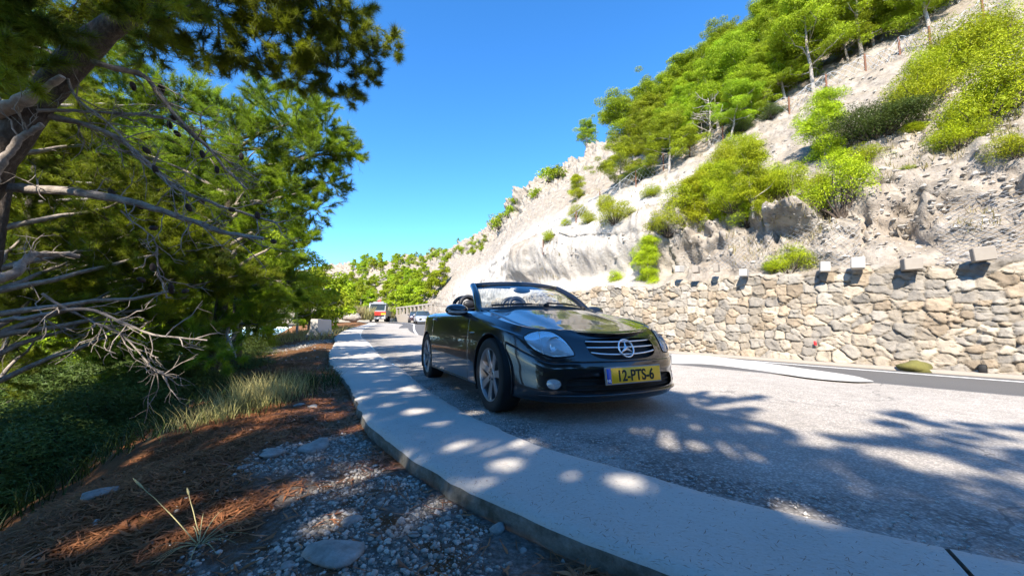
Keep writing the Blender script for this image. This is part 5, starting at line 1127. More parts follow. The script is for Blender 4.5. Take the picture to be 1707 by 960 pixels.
def truck():
    f = at(630.5, 536, 58); root = empty('truck', f, math.radians(-90) + math.atan2(-f[0], f[1]) * .35 if False else 0); gx = f
    root.rotation_euler = (0, 0, math.atan2(-f[0], f[1]) * -1 * .55 * -1); tag(root, 'lorry with red and yellow striped cab driving towards the lay-by', 'truck')
    # local frame: x right, -y forward (towards the camera), z up
    def bx(name, c, s, m, par=root, bev=.04): mb = MB(); mb.box(c, s, None, bev); return auto_smooth(mb.build(name, M[m], par))
    # cab as a rounded section swept across
    pr = [(-1.10, .55), (-1.14, 1.0), (-1.12, 1.55), (-1.0, 2.35), (-.9, 2.62), (-.6, 2.75), (.9, 2.75), (.95, .55)]; mb = MB(); xs = np.array([-1.2, -1.14, 1.14, 1.2]); ins = np.array([.06, 0, 0, .06]); G = np.array([[(x, y + (i if y < 0 else 0), z) for y, z in pr] for x, i in zip(xs, ins)]); mb.grid(G); n = len(pr)
    for e in (0, -1): mb.add(np.vstack([G[e], G[e].mean(0)]), [[i, (i + 1) % n, n] for i in range(n)])
    auto_smooth(mb.build('cab', M['truck_white'], root))
    bx('windscreen', (0, -1.085, 2.02), (2.05, .05, .80), 'dark_glass'); bx('sun_visor', (0, -1.10, 2.62), (2.1, .25, .20), 'truck_white')
    bx('red_band', (0, -1.135, 1.35), (2.36, .06, .22), 'truck_red'); bx('yellow_band', (0, -1.142, 1.10), (2.38, .06, .26), 'truck_yellow'); bx('red_panel', (0, -1.155, 1.12), (1.1, .07, .50), 'truck_red'); bx('grille', (0, -1.15, .80), (1.9, .06, .26), 'matte_black')
    bx('bumper', (0, -1.20, .50), (2.42, .22, .34), 'truck_grey')
    for s in (-1, 1):
        bx('headlight', (s * .88, -1.32, .56), (.34, .05, .20), 'white_paint'); bx('mirror', (s * 1.36, -1.02, 2.05), (.20, .10, .50), 'matte_black'); bx('side_window', (s * 1.195, -.35, 2.0), (.03, .9, .7), 'dark_glass')
        mb = MB(); th = np.linspace(0, 2 * np.pi, 24, endpoint=False); G = np.array([[(s * (1.18 - x), -.25 + r * math.cos(t), .48 + r * math.sin(t)) for t in th] for x, r in ((0, .02), (0, .40), (.03, .48), (.27, .48), (.3, .40))]); mb.grid(G, wrap=True); mb.build('wheel', M['rubber'], root)
        mb = MB(); G = np.array([[(s * (1.16 - x), 4.2 + r * math.cos(t), .48 + r * math.sin(t)) for t in th] for x, r in ((0, .02), (0, .40), (.03, .48), (.55, .48), (.6, .40))]); mb.grid(G, wrap=True); mb.build('wheel', M['rubber'], root)
    bx('number_plate', (0, -1.325, .46), (.52, .02, .12), 'white_paint', bev=.005); bx('load_bed', (0, 3.6, 1.3), (2.35, 4.6, .9), 'truck_grey'); bx('chassis', (0, 2.4, .7), (.9, 6.6, .25), 'matte_black'); bx('roof_box', (0, .2, 2.86), (1.5, .8, .18), 'truck_grey')
    mb = MB(); mb.tube([(.1, 1.3, 1.2), (.1, 1.3, 2.9), (.0, 1.2, 3.3), (-.3, 1.6, 3.1), (-.5, 3.0, 2.4)], [.18, .16, .13, .12, .10], 8); mb.build('loader_crane', M['truck_red'], root)
M['truck_white'] = simple('truck_white', (.26, .27, .28), .35); M['truck_red'] = simple('truck_red', (.55, .03, .02), .35); M['truck_yellow'] = simple('truck_yellow', (.80, .42, .02), .35); M['truck_grey'] = simple('truck_grey', (.30, .30, .30), .5); t_ = NT('dark_glass'); M['dark_glass'] = t_.done(t_.bsdf(Base_Color=(.03, .045, .055), Roughness=.05)); M['silver_paint'] = simple('silver_paint', (.50, .52, .55), .25, .5, .05, 8, .6); M['dark_red_paint'] = simple('dark_red_paint', (.045, .02, .025), .25, .1, .05, 8, .6)
truck()
def small_car(f, rz, mat, lab):
    root = empty('parked_car', f, rz); tag(root, lab, 'car', 'cars on the road behind')
    xs = np.array([-2.1, -2.06, -1.7, -1.0, -.2, .55, 1.1, 1.75, 2.08, 2.13]); top = [.62, .80, .88, .90, .92, .92, .90, .80, .66, .55]; hw = [.62, .78, .84, .86, .87, .87, .86, .83, .74, .6]
    prof = lambda t, w: [(0, .24), (w * .86, .24), (w * .97, .34), (w, .55), (w * .97, t - .10), (w * .86, t), (0, t + .02)]
    G = np.array([[(x, y, z) for y, z in prof(t, w)] for x, t, w in zip(xs, top, hw)]); mb = MB(); mb.grid(G); mb.grid(G * [1, -1, 1], flip=True)
    for e in (0, -1): c = G[e]; mb.add(np.vstack([c, c[::-1] * [1, -1, 1], [[c[0][0], 0, .5]]]), [[i, (i + 1) % 14, 14] for i in range(14)])
    auto_smooth(mb.build('body', M[mat], root), 50)
    gx = np.array([-1.75, -1.35, -.1, .45, 1.05]); gz = [.90, 1.36, 1.46, 1.38, .92]; G = np.array([[(x, 0, z), (x, (.60 if z > 1 else .80), z - .01), (x, .80 - .03, .90)] for x, z in zip(gx, gz)]); mb = MB(); mb.grid(G); mb.grid(G * [1, -1, 1], flip=True); gl = mb.build('glasshouse', M['dark_glass'], root)
    G = np.array([[(x, y, z) for y in np.linspace(-.60, .60, 7)] for x, z in ((-1.38, 1.36), (-1.0, 1.44), (-.1, 1.475), (.46, 1.385))]); mb = MB(); mb.grid(G); mb.build('roof', M[mat], root)
    for s in (1, -1):
        mb = MB(); mb.ellipsoid((2.0, s * .60, .68), (.10, .16, .08)); mb.build('headlight', M['white_paint'], root); mb = MB(); mb.ellipsoid((.75, s * .95, .98), (.07, .11, .07)); mb.build('door_mirror', M[mat], root)
        for x in (-1.3, 1.32):
            th = np.linspace(0, 2 * np.pi, 24, endpoint=False); mb = MB(); mb.grid(np.array([[(x + r * math.cos(t), s * y, .31 + r * math.sin(t)) for t in th] for y, r in ((.86, .02), (.87, .20), (.86, .29), (.82, .31), (.66, .31))]), wrap=True); mb.build('wheel', M['rubber'], root)
    mb = MB(); mb.box((2.13, 0, .50), (.05, 1.0, .20), None, .01); mb.build('grille', M['matte_black'], root); mb = MB(); mb.box((2.16, 0, .44), (.02, .5, .11)); mb.build('number_plate', M['white_paint'], root)
f = at(704, 540, 43); small_car(f, math.radians(-72), 'silver_paint', 'silver car on the road behind the black convertible'); f = at(692.5, 537.5, 50); small_car(f, math.radians(-72), 'dark_red_paint', 'dark car behind the silver one on the road')
def reeds():
    r = np.random.default_rng(14); L = [(586, 530, 505, 52, 'clump of green reeds left of the truck'), (604, 531, 508, 55, 'taller green reeds beside the truck'), (650, 528, 508, 66, 'dry reeds right of the truck')]
    for x, y, ty, d, lab in L:
        p = at(x, y, d); h = (y - ty) / F * d; n = 420; a = r.random(n) * 6.28; q = r.random(n) ** .5 * 1.5; C = np.stack([np.cos(a) * q, np.sin(a) * q, 0 * a - .2], 1); H = h * (.6 + .5 * r.random(n)); D = np.stack([np.cos(a) * .25 * r.random(n), np.sin(a) * .25 * r.random(n), 1 + 0 * a], 1); b = r.random(n) * 6.28; s = np.stack([np.cos(b), np.sin(b), 0 * b], 1) * .03
        m1 = C + D * H[:, None] * .6; e = C + D * H[:, None] + np.stack([np.cos(a), np.sin(a), 0 * a], 1) * .15 * H[:, None]; V = np.stack([C - s, C + s, m1 + s, e, m1 - s], 1).reshape(-1, 3); i = np.arange(n)[:, None] * 5; t = .8 + .5 * r.random(n); o = link('reeds', raw_mesh('reeds', V, [i + [[0, 1, 2, 4]], i + [[4, 2, 3]]], False, np.repeat(np.stack([t, t, t], 1), 5, 0)), M['grass']); o.location = p; tag(o, lab, 'reeds')
    V, Q, T = stone_mesh(r, lo=9); mb = MB(); mb.add(V * [1.2, .8, .6], Q); mb.f3.append(T); o = mb.build('boulder', M['boulder']); o.location = at(588, 530, 47); tag(o, 'pale boulder by the reeds left of the truck', 'boulder')
reeds()
# ---------------------------------------------------------------- the convertible
CAR_LOC = (0.55, 3.75, 0.0); CAR_RZ = math.radians(-65.1)
OUTL = np.array([(.845, 0), (.838, .15), (.812, .32), (.755, .48), (.655, .62), (.515, .728), (.345, .790), (.15, .828), (-.1, .845), (-.40, .850), (-.62, .850), (-1.1, .852), (-1.6, .854),
                 (-1.95, .855), (-2.2, .856), (-2.5, .850), (-2.76, .825), (-2.96, .755), (-3.09, .63), (-3.16, .44), (-3.195, .22), (-3.20, 0)])
_front = [(.11, .150), (.03, .175), (.0, .245), (.006, .345), (.012, .430), (.050, .525), (.115, .610), (.190, .655)]
_side = lambda zs: [(.11, .165), (.022, .185), (.006, .245), (.0, .43), (.002, .58), (.012, .70), (.038, zs - .045), (.095, zs)]
_rear = lambda zs: [(.12, .20), (.03, .225), (.0, .32), (.0, .46), (.02, .58), (.045, .72), (.075, zs - .04), (.13, zs)]
def _lerp(a, b, t): return [tuple(np.array(p) * (1 - t) + np.array(q) * t) for p, q in zip(a, b)]
def _frontz(d):     # front section whose upper edge climbs towards the wings
    f = [list(p) for p in _front]
    f[5][1] += d * .25; f[6][1] += d * .65; f[7][1] += d
    return [tuple(p) for p in f]
_sec = [_frontz(0), _frontz(.002), _frontz(.010), _frontz(.026), _frontz(.050), _lerp(_frontz(.060), _side(.695), .35), _lerp(_frontz(.09), _side(.728), .75), _side(.768), _side(.812), _side(.856), _side(.884),
        _side(.893), _side(.900), _side(.905), _side(.910), _side(.912), _lerp(_side(.91), _rear(.908), .5), _rear(.905), _rear(.90), _rear(.895), _rear(.892), _rear(.89)]
SEC = np.array(_sec)                                    # stations x levels x (inset, z)
def _outline_nrm():
    O = np.vstack([OUTL[1] * [1, -1], OUTL, OUTL[-2] * [1, -1]]); t = unit(O[2:] - O[:-2])
    return np.stack([-t[:, 1], t[:, 0]], 1) * -1       # outward
ONRM = _outline_nrm()
def belt(u, v):
    """u along the outline (0 nose centre .. 21 tail centre, left side), v level 0..7"""
    u, v = np.broadcast_arrays(np.asarray(u, float), np.asarray(v, float)); sh = u.shape; u = u.ravel(); v = v.ravel()
    Ox = np.vstack([OUTL[2:0:-1] * [1, -1], OUTL, OUTL[-2:-4:-1] * [1, -1]]); Nx = np.vstack([ONRM[2:0:-1] * [1, -1], ONRM, ONRM[-2:-4:-1] * [1, -1]])
    Sx = np.concatenate([SEC[2:0:-1], SEC, SEC[-2:-4:-1]])
    o = crom_at(Ox, u + 2); n = unit(crom_at(Nx, u + 2)); s = crom_at(Sx, u + 2)
    lv = np.concatenate([2 * s[:, :1] - s[:, 1:2], s, 2 * s[:, -1:] - s[:, -2:-1]], 1)
    i = np.clip(np.floor(v).astype(int), 0, 6); t = (v - i)[:, None]; k = np.arange(len(v))
    p0, p1, p2, p3 = lv[k, i], lv[k, i + 1], lv[k, i + 2], lv[k, i + 3]
    c = .5 * (2 * p1 + (p2 - p0) * t + (2 * p0 - 5 * p1 + 4 * p2 - p3) * t ** 2 + (3 * p1 - p0 - 3 * p2 + p3) * t ** 3)
    P = np.stack([o[:, 0] - n[:, 0] * c[:, 0], o[:, 1] - n[:, 1] * c[:, 0], c[:, 1]], 1)
    return P.reshape(sh + (3,))
def hood_c(u):      # centre line of bonnet (u 0..10) as x, z
    e = belt(u, np.full_like(u, 7.0)); f = np.clip(u / 10, 0, 1)
    x = e[..., 0] + .10 * np.sin(np.pi * f) ** 1.0 + .16 * f ** 2
    z = np.interp(x, [-.62, -.45, -.2, .0, .2, .4, .55, .62, .66], [.950, .930, .878, .830, .778, .724, .688, .672, .655])
    return x, z
def top_front(u, w):
    u, w = np.broadcast_arrays(np.asarray(u, float), np.asarray(w, float))
    e = belt(u, np.full_like(u, 7.0)); e2 = belt(u, np.full_like(u, 6.8)); tg = (e - e2) / .2
    cx, cz = hood_c(u)
    y0 = np.maximum(e[..., 1], 1e-4); sl = np.clip(np.abs(tg[..., 2]) / (np.hypot(tg[..., 0], tg[..., 1]) + 1e-6), 0, .9)
    y = y0 * (1 - w); x = e[..., 0] * (1 - w) + cx * w + (cx - e[..., 0]) * .25 * np.sin(np.pi * w)
    dz = cz - e[..., 2]; m0 = np.minimum(sl * y0, 2.6 * dz + .02)
    h00 = 2 * w ** 3 - 3 * w ** 2 + 1; h01 = 1 - h00; h10 = w ** 3 - 2 * w ** 2 + w
    z = .5 * (h00 * e[..., 2] + h01 * cz + h10 * m0) + .5 * (e[..., 2] + dz * (1 - (1 - w) ** 2))
    z = z + .010 * sstep(.50, .36, np.abs(y) / (1.0)) * sstep(0, 2.5, u) * sstep(.10, .2, w)
    return np.stack([x, y, z], -1)
def deck_c(u):
    f = (u - 13.3) / (21 - 13.3); e = belt(u, np.full_like(u, 7.0))
    x = e[..., 0] - .05 * np.sin(np.pi * np.clip(f, 0, 1)); z = np.interp(f, [0, .3, .6, .85, 1], [.945, .955, .95, .925, .89])
    return x, z
def top_rear(u, w):
    u, w = np.broadcast_arrays(np.asarray(u, float), np.asarray(w, float))
    e = belt(u, np.full_like(u, 7.0)); cx, cz = deck_c(u); y = e[..., 1] * (1 - w)
    h01 = 3 * w ** 2 - 2 * w ** 3; h10 = w ** 3 - 2 * w ** 2 + w
    return np.stack([e[..., 0] * (1 - w) + cx * w, y, e[..., 2] * (1 - h01) + cz * h01 + h10 * .06], -1)
def hood_w(u): return .015 + .125 * sstep(4.2, 9.8, u)     # shut line between bonnet and wing

def fine(a, b, step, lines=(), d=.012):
    s = list(np.linspace(a, b, int(round((b - a) / step)) + 1))
    for l in lines:
        s = [q for q in s if abs(q - l) > 2.2 * d] + [l - d, l, l + d]
    return np.array(sorted(q for q in s if a - 1e-9 <= q <= b + 1e-9))
def groove(P, rows=(), cols=(), depth=.007):
    N = gnormals(P); C = np.array([-1.2, 0, .4]); s = np.sign(np.einsum('ijk,ijk->ij', N, P - C)); N = N * s[..., None]
    for r in rows: P[r] -= N[r] * depth
    for c in cols: P[:, c] -= N[:, c] * depth
    return P
def compact(V, Q):
    used = np.unique(Q); mp = np.full(len(V), -1); mp[used] = np.arange(len(used)); return V[used], mp[Q]

# outlines of openings in (u, v)
HEADLIGHT = np.array([(2.86, 4.80), (3.4, 4.70), (4.1, 4.70), (4.7, 4.74), (5.14, 4.98), (5.38, 5.45), (5.38, 6.0), (5.18, 6.48), (4.78, 6.74), (4.2, 6.66), (3.68, 6.32), (3.24, 5.82), (2.92, 5.22)])
def loop_curve(L, n=64):
    m = len(L); E = np.concatenate([L, L[:3]]); u = np.linspace(0, m, n, endpoint=False)
    P = np.vstack([L[-1], L, L[:3]]); i = np.floor(u).astype(int); t = (u - i)[:, None]
    p0, p1, p2, p3 = P[i], P[i + 1], P[i + 2], P[i + 3]
    return .5 * (2 * p1 + (p2 - p0) * t + (2 * p0 - 5 * p1 + 4 * p2 - p3) * t ** 2 + (3 * p1 - p0 - 3 * p2 + p3) * t ** 3)
HL = loop_curve(HEADLIGHT, 72); HLC = HL.mean(0)
def in_radial(U, V, loop, c, asp):
    a = np.arctan2((V - c[1]) * asp, U - c[0]); r = np.hypot(U - c[0], (V - c[1]) * asp)
    la = np.arctan2((loop[:, 1] - c[1]) * asp, loop[:, 0] - c[0]); lr = np.hypot(loop[:, 0] - c[0], (loop[:, 1] - c[1]) * asp)
    o = np.argsort(la); la = la[o]; lr = lr[o]
    R = np.interp(a, np.concatenate([la[-1:] - 2 * np.pi, la, la[:1] + 2 * np.pi]), np.concatenate([lr[-1:], lr, lr[:1]]))
    return r / R
def superell(U, V, c, a, b, n=3.0): return (np.abs((U - c[0]) / a) ** n + np.abs((V - c[1]) / b) ** n) ** (1 / n)
GR_C, GR_A, GR_B = (0, 5.38), 2.36, .94
INT_C, INT_A, INT_B = (0, 2.55), 3.25, .62
FOG_C, FOG_A, FOG_B = (3.78, 2.62), .34, .42
def grille_f(U, V):      # wide at the top, narrower below
    k = 1 - .16 * np.clip((GR_C[1] + GR_B - V) / (2 * GR_B), 0, 1.2)
    return superell(U / k, V, GR_C, GR_A, GR_B, 3.4)

def build_car():
    paint = M['car_paint']; blk = M['black_plastic']; chrome = M['chrome']
    root = empty('convertible_car', CAR_LOC, CAR_RZ)
    tag(root, 'black open-top convertible with yellow number plate parked on the lay-by', 'car')
    us = fine(0, 21, 1 / 18, (6.35, 9.75, 13.35)); vs = fine(0, 7, 1 / 15, (4.30,), .018)
    U, V = np.meshgrid(us, vs, indexing='ij'); P = belt(U, V)
    iu = [int(np.argmin(abs(us - q))) for q in (6.35, 9.75, 13.35)]; iv = int(np.argmin(abs(vs - 4.30)))
    N = gnormals(P); sgn = np.sign(np.einsum('ijk,ijk->ij', N, P - np.array([-1.2, 0, .4]))); N *= sgn[..., None]
    for i in iu[1:]: P[i, vs > 1.4] -= N[i, vs > 1.4] * .012
    m = us <= 6.36
    P[np.where(m)[0], iv] -= N[m, iv] * .010
    bel = vs <= 4.3; P[iu[0], bel] -= N[iu[0], bel] * .006
    # door's lower edge and a shallow swage along the side
    jd = int(np.argmin(abs(vs - 1.6))); md = (us > 9.75) & (us < 13.35); P[np.where(md)[0], jd] -= N[md, jd] * .007
    # openings: drop faces inside, pull the rim onto the outline
    ratio = np.full(U.shape, 9.0)
    def cut(f, toward):
        nonlocal ratio, P
        ins = f < 1; keepv = ins.copy()
        fi = ins[:-1, :-1] & ins[1:, :-1] & ins[1:, 1:] & ins[:-1, 1:]
        touched = np.zeros(U.shape, bool)
        for a in (slice(0, -1), slice(1, None)):
            for b in (slice(0, -1), slice(1, None)): touched[a, b] |= ~fi
        sel = ins & touched
        P[sel] = toward(sel, f)
        return fi
    def snap_uv(c, asp):
        def g(sel, f): return belt(c[0] + (U[sel] - c[0]) / np.maximum(f[sel], .3), c[1] + (V[sel] - c[1]) / np.maximum(f[sel], .3))
        return g
    drop = cut(in_radial(U, V, HL, HLC, 1.0), snap_uv(HLC, 1.0))
    drop |= cut(grille_f(U, V), snap_uv(GR_C, 1))
    drop |= cut(superell(U, V, INT_C, INT_A, INT_B, 4), snap_uv(INT_C, 1))
    drop |= cut(superell(U, V, FOG_C, FOG_A, FOG_B, 2.2), snap_uv(FOG_C, 1))
    lips = []
    for ax in (0.0, -2.4):
        c = np.array([ax, .316]); R = .357
        dx, dz = P[..., 0] - c[0], P[..., 2] - c[1]; r = np.hypot(dx, dz); f = np.where((U > 4.5) & (U < 18), r / R, 9)
        def rad(sel, f, c=c): 
            q = P[sel].copy(); k = 1 / f[sel]; q[:, 0] = c[0] + (q[:, 0] - c[0]) * k; q[:, 2] = c[1] + (q[:, 2] - c[1]) * k; return q
        drop |= cut(f, rad); lips.append((c, R))
    n, mm = U.shape; idx = np.arange(n * mm).reshape(n, mm)
    quads = np.stack([idx[:-1, :-1], idx[1:, :-1], idx[1:, 1:], idx[:-1, 1:]], -1)
    fu = (us[:-1] + us[1:]) / 2; fv = (vs[:-1] + vs[1:]) / 2; FU, FV = np.meshgrid(fu, fv, indexing='ij')
    keep = ~drop
    def panel(sel):
        q = quads[sel & keep]; V1, q1 = compact(P.reshape(-1, 3), q); return V1, q1
    def both(sel): 
        V1, q1 = panel(sel); mb = MB(); mb.add(V1, q1); mb.add(V1 * [1, -1, 1], q1[:, ::-1]); return mb
    # tops
    def top(fn, u0, u1, w0, w1, nu, nw, lo=None):
        uu = np.linspace(u0, u1, nu); q = np.linspace(0, 1, nw); ww = (lo(uu)[:, None] if lo is not None else np.full((nu, 1), w0)); ww = ww + (w1 - ww) * q[None] ** 1.0
        return fn(np.repeat(uu[:, None], nw, 1), ww)
    # the bonnet, with an overlap lip all round
    H = top(top_front, 0.0, 10.0, 0, 1, 90, 44, hood_w)
    HN = gnormals(H); HN *= np.sign(HN[..., 2:3] + 1e-9); H[:, 0] -= HN[:, 0] * .012; H[:, 1] -= HN[:, 1] * .001
    hood = MB(); hood.grid(H, flip=True); hood.grid(H * [1, -1, 1])
    # wings' tops between the belt and the bonnet
    uu = np.linspace(0, 10.0, 90); q = np.linspace(0, 1, 8)
    Wt = top_front(np.repeat(uu[:, None], 8, 1), hood_w(uu)[:, None] * q[None]); Wt[:, -1, 2] -= .014
    body = both(FU > 13.35)
    R_ = top(top_rear, 13.3, 21, 0, 1, 60, 24); body.grid(R_, flip=True); body.grid(R_ * [1, -1, 1])
    sill = (FU > 9.75) & (FU < 13.35) & (FV < 1.6); V1, q1 = panel(sill); body.add(V1, q1); body.add(V1 * [1, -1, 1], q1[:, ::-1])
    wing = (FU > 6.35) & (FU < 9.75) | (FU < 6.35) & (FV > 4.30)
    V1, q1 = panel(wing); body.add(V1, q1); body.add(V1 * [1, -1, 1], q1[:, ::-1]); body.grid(Wt, flip=True); body.grid(Wt * [1, -1, 1])
    bo = body.build('body', paint, root)
    hood.build('bonnet', paint, root)
    both((FU < 6.35) & (FV < 4.30)).build('front_bumper', paint, root)
    doors = []
    for sgn_ in (1, -1):
        V1, q1 = panel((FU > 9.75) & (FU < 13.35) & (FV > 1.6)); mb = MB(); mb.add(V1 * [1, sgn_, 1], q1 if sgn_ > 0 else q1[:, ::-1])
        e = belt(np.linspace(9.75, 13.35, 40), np.full(40, 7.0)); inn = e.copy(); inn[:, 1] -= .045; low = inn.copy(); low[:, 2] = .36; low[:, 1] -= .02
        mb.grid(np.stack([e, inn], 1) * [1, sgn_, 1], flip=sgn_ > 0)
        d = mb.build('door', paint, root); doors.append(d)
        tm = MB(); tm.grid(np.stack([inn + [0, .002, -.002], low], 1) * [1, sgn_, 1]); tm.build('door_trim', blk, d)
        hb = MB(); hp = belt(np.linspace(12.72, 13.12, 9), np.full(9, 5.72)) + [0, .022, 0]; hp[[0, -1], 1] -= .022
        hb.tube(hp * [1, sgn_, 1], .013, 8, flat=1.0); hb.build('handle', paint, d)
    # wheel housings
    for (c, R) in lips:
        for sg in (1, -1):
            wm = MB()
            th = np.linspace(math.radians(-28), math.radians(208), 50)
            ys = [.835, .80, .52]; G = np.array([[(c[0] + (R if y > .82 else R - .004) * math.cos(t), sg * (y if y < .82 else 0.84), c[1] + (R if y > .82 else R - .004) * math.sin(t)) for y in ys] for t in th]); wm.grid(G)
            wm.grid(np.array([[(c[0] + r * math.cos(t), sg * .52, c[1] + r * math.sin(t)) for r in (R - .004, .02)] for t in th]))
            wm.build('wheel_housing', M['matte_black'], root)
    ub = MB(); ub.box((-1.2, 0, .20), (3.5, 1.0, .08)); ub.box((-1.2, 0, .2), (1.6, 1.55, .06)); ub.box((.42, 0, .21), (.5, .95, .06)); ub.build('underbody', M['matte_black'], root)
    # rolled arch edges
    for (c, R) in lips:
        for sg in (1, -1):
            am = MB(); th = np.linspace(math.radians(-18), math.radians(200), 60); path = []
            for t in th:
                x, z = c[0] + R * math.cos(t), c[1] + R * math.sin(t)
                uu_ = np.interp(-x, -OUTL[:, 0], np.arange(len(OUTL))); lv = belt(np.full(60, uu_), np.linspace(0, 7, 60)); y = np.interp(z, lv[:, 2], lv[:, 1])
                path.append((x, sg * (y - .006), z))
            am.tube(path, .008, 6); am.build('arch_lip', paint, root)
    # --- headlights
    for sg in (1, -1):
        rings = []
        for k in np.linspace(0, 1, 14):
            uv = HLC + (HL - HLC) * k; p = belt(uv[:, 0], uv[:, 1]); nn = unit(p - (p - np.array([0, 0, 0]) * 0 - 0)) if False else None
            rings.append(p)
        G = np.array(rings); Ng = unit(np.cross(np.roll(G, -1, 1) - np.roll(G, 1, 1), np.gradient(G, axis=0))); Ng[0] = Ng[2].mean(0); s_ = np.sign((Ng * np.array([1, .8, .3])).sum(-1, keepdims=True)); Ng *= s_
        bul = (.010 * (1 - np.linspace(0, 1, 14) ** 3) + .001)[:, None, None]
        mb = MB(); mb.grid((G + Ng * bul) * [1, sg, 1], wrap=True); lens = mb.build('headlight', M['lamp_lens'], root)
        mb = MB(); mb.grid((G * 1.0 - Ng * (.015 + .05 * (1 - np.linspace(0, 1, 14) ** 2))[:, None, None]) * [1, sg, 1], wrap=True); mb.build('reflector', M['reflector'], lens)
        mb = MB(); rim = np.vstack([G[-1], G[-1, :2]]) + np.vstack([Ng[-1], Ng[-1, :2]]) * .001; mb.tube(rim * [1, sg, 1], .0045, 6, cap=False); mb.build('seal', M['matte_black'], lens)
        ln = belt(np.linspace(4.75, 4.25, 14), np.linspace(6.55, 4.72, 14)); nl = unit(np.array([.55, .8, .25])); mb = MB(); mb.tube((ln + nl * .009) * [1, sg, 1], .004, 6); mb.build('lens_divider', M['lamp_divider'], lens)
        # projector bowl behind the glass
        c0 = belt(np.array([3.72]), np.array([5.45]))[0]; ax = unit(np.array([.95, .25, .12])); s1 = unit(np.cross(ax, [0, 0, 1])); s2 = np.cross(s1, ax)
        mb = MB(); prof = [(.068, .0), (.062, -.02), (.045, -.035), (.018, -.042), (.0, -.042)]; th = np.linspace(0, 2 * np.pi, 28, endpoint=False)
        mb.grid(np.array([[c0 - ax * .012 + ax * d + (s1 * math.cos(t) + s2 * math.sin(t)) * r for t in th] for r, d in prof]) * [1, sg, 1], wrap=True); mb.build('lamp_bowl', M['chrome'], lens)
        # fog lamp
        th = np.linspace(0, 2 * np.pi, 32, endpoint=False); rings = []
        for k in (1, .8, .5, .02): rings.append(belt(FOG_C[0] + FOG_A * k * .96 * np.cos(th), FOG_C[1] + FOG_B * k * .96 * np.sin(th)) + np.array([.9, .45, 0]) * (.004 - .012 * k))
        mb = MB(); mb.grid(np.array(rings) * [1, sg, 1], wrap=True); fog = mb.build('fog_lamp', M['fog_glass'], root)
        mb = MB(); mb.tube(np.vstack([rings[0], rings[0][:2]]) * [1, sg, 1], .004, 6, cap=False); mb.build('fog_lamp_rim', blk, fog)
    # --- grille
    uu = np.linspace(-2.6, 2.6, 60); vv = np.linspace(4.3, 6.45, 14); G = belt(np.abs(uu)[:, None] + 0 * vv[None], vv[None] + 0 * uu[:, None]); G[..., 1] *= np.sign(uu)[:, None]; G[..., 0] -= .05
    mb = MB(); mb.grid(G); gr = mb.build('grille', M['matte_black'], root)
    for vk, k in ((4.82, .84), (5.38, .92), (5.88, .955)):
        hw = GR_A * k; ul = np.linspace(-hw, hw, 40); p = belt(np.abs(ul), np.full(40, vk)); p[:, 1] *= np.sign(ul); p[:, 0] -= .016
        if vk < 5.0: p[:, 2] += .018 * (np.abs(ul) / hw) ** 3
        mb = MB(); mb.tube(p, .0085, 8, flat=.75); mb.build('slat', M['emblem_metal'], gr)
    # emblem: ring and three-pointed star
    ec = belt(np.array([0.0]), np.array([5.32]))[0] + [.012, 0, 0]; lean = math.radians(-22); ex = np.array([math.cos(lean), 0, -math.sin(lean)]); ez = np.array([math.sin(lean), 0, math.cos(lean)]); ey = np.array([0, 1.0, 0])
    th = np.linspace(0, 2 * np.pi, 49); er = .070
    mb = MB(); mb.tube([ec + (ey * math.cos(t) + ez * math.sin(t)) * er for t in th], .0062, 8, cap=False)
    for k in range(3):
        t = math.pi / 2 + k * 2 * math.pi / 3; d = ey * math.cos(t) + ez * math.sin(t); s_ = ey * -math.sin(t) + ez * math.cos(t)
        c_ = ec + ex * .010; tip = ec + d * er; b1 = ec + (d * .5 + s_ * .866) * .014; b2 = ec + (d * .5 - s_ * .866) * .014
        mb.add([c_, b1, tip, b2, ec - ex * .004], [[0, 1, 2], [0, 2, 3], [4, 2, 1], [4, 3, 2]])
    auto_smooth(mb.build('emblem', M['emblem_metal'], root), 30)
    # lower intake
    uu = np.linspace(-3.5, 3.5, 60); vv = np.linspace(1.8, 3.3, 10); G = belt(np.abs(uu)[:, None] + 0 * vv[None], vv[None] + 0 * uu[:, None]); G[..., 1] *= np.sign(uu)[:, None]; G[..., 0] -= .045
    mb = MB(); mb.grid(G); 
    for vk in (2.15, 2.5, 2.85):
        ul = np.linspace(-3.2, 3.2, 40); p = belt(np.abs(ul), np.full(40, vk)); p[:, 1] *= np.sign(ul); p[:, 0] -= .03; mb.tube(p, .005, 6)
    mb.build('lower_intake', M['matte_black'], root)
    # lip under the intake that catches the light
    ul = np.linspace(-4.5, 4.5, 70); p = belt(np.abs(ul), np.full(70, 1.72)); p[:, 1] *= np.sign(ul); p[:, 0] += .010
    mb = MB(); mb.tube(p, np.interp(np.abs(ul), [0, 3.4, 4.5], [.013, .013, .003]), 8, flat=.7); mb.build('bumper_lip', paint, root)
    # --- number plate
    pc = np.array([.862, 0, .362]); tilt = math.radians(6)
    mb = MB(); Mt = Matrix.Rotation(-tilt, 3, 'Y'); Mn = np.array(Mt)
    def prect(y0, y1, z0, z1, x): return np.array([Mn @ np.array([x, y, z]) + pc for y, z in ((y0, z0), (y1, z0), (y1, z1), (y0, z1))])
    mb.box(pc, (.010, .540, .128), Mn, .004); pl = mb.build('number_plate', M['plate_frame'], root); auto_smooth(pl)
    mb = MB(); mb.box(pc + Mn @ np.array([.0065, 0, 0]), (.004, .520, .110), Mn, .001); mb.build('plate_field', M['plate_yellow'], pl)
    mb = MB(); mb.box(pc + Mn @ np.array([.0070, -.238, 0]), (.0045, .042, .108), Mn, .001); mb.build('plate_band', M['plate_blue'], pl)
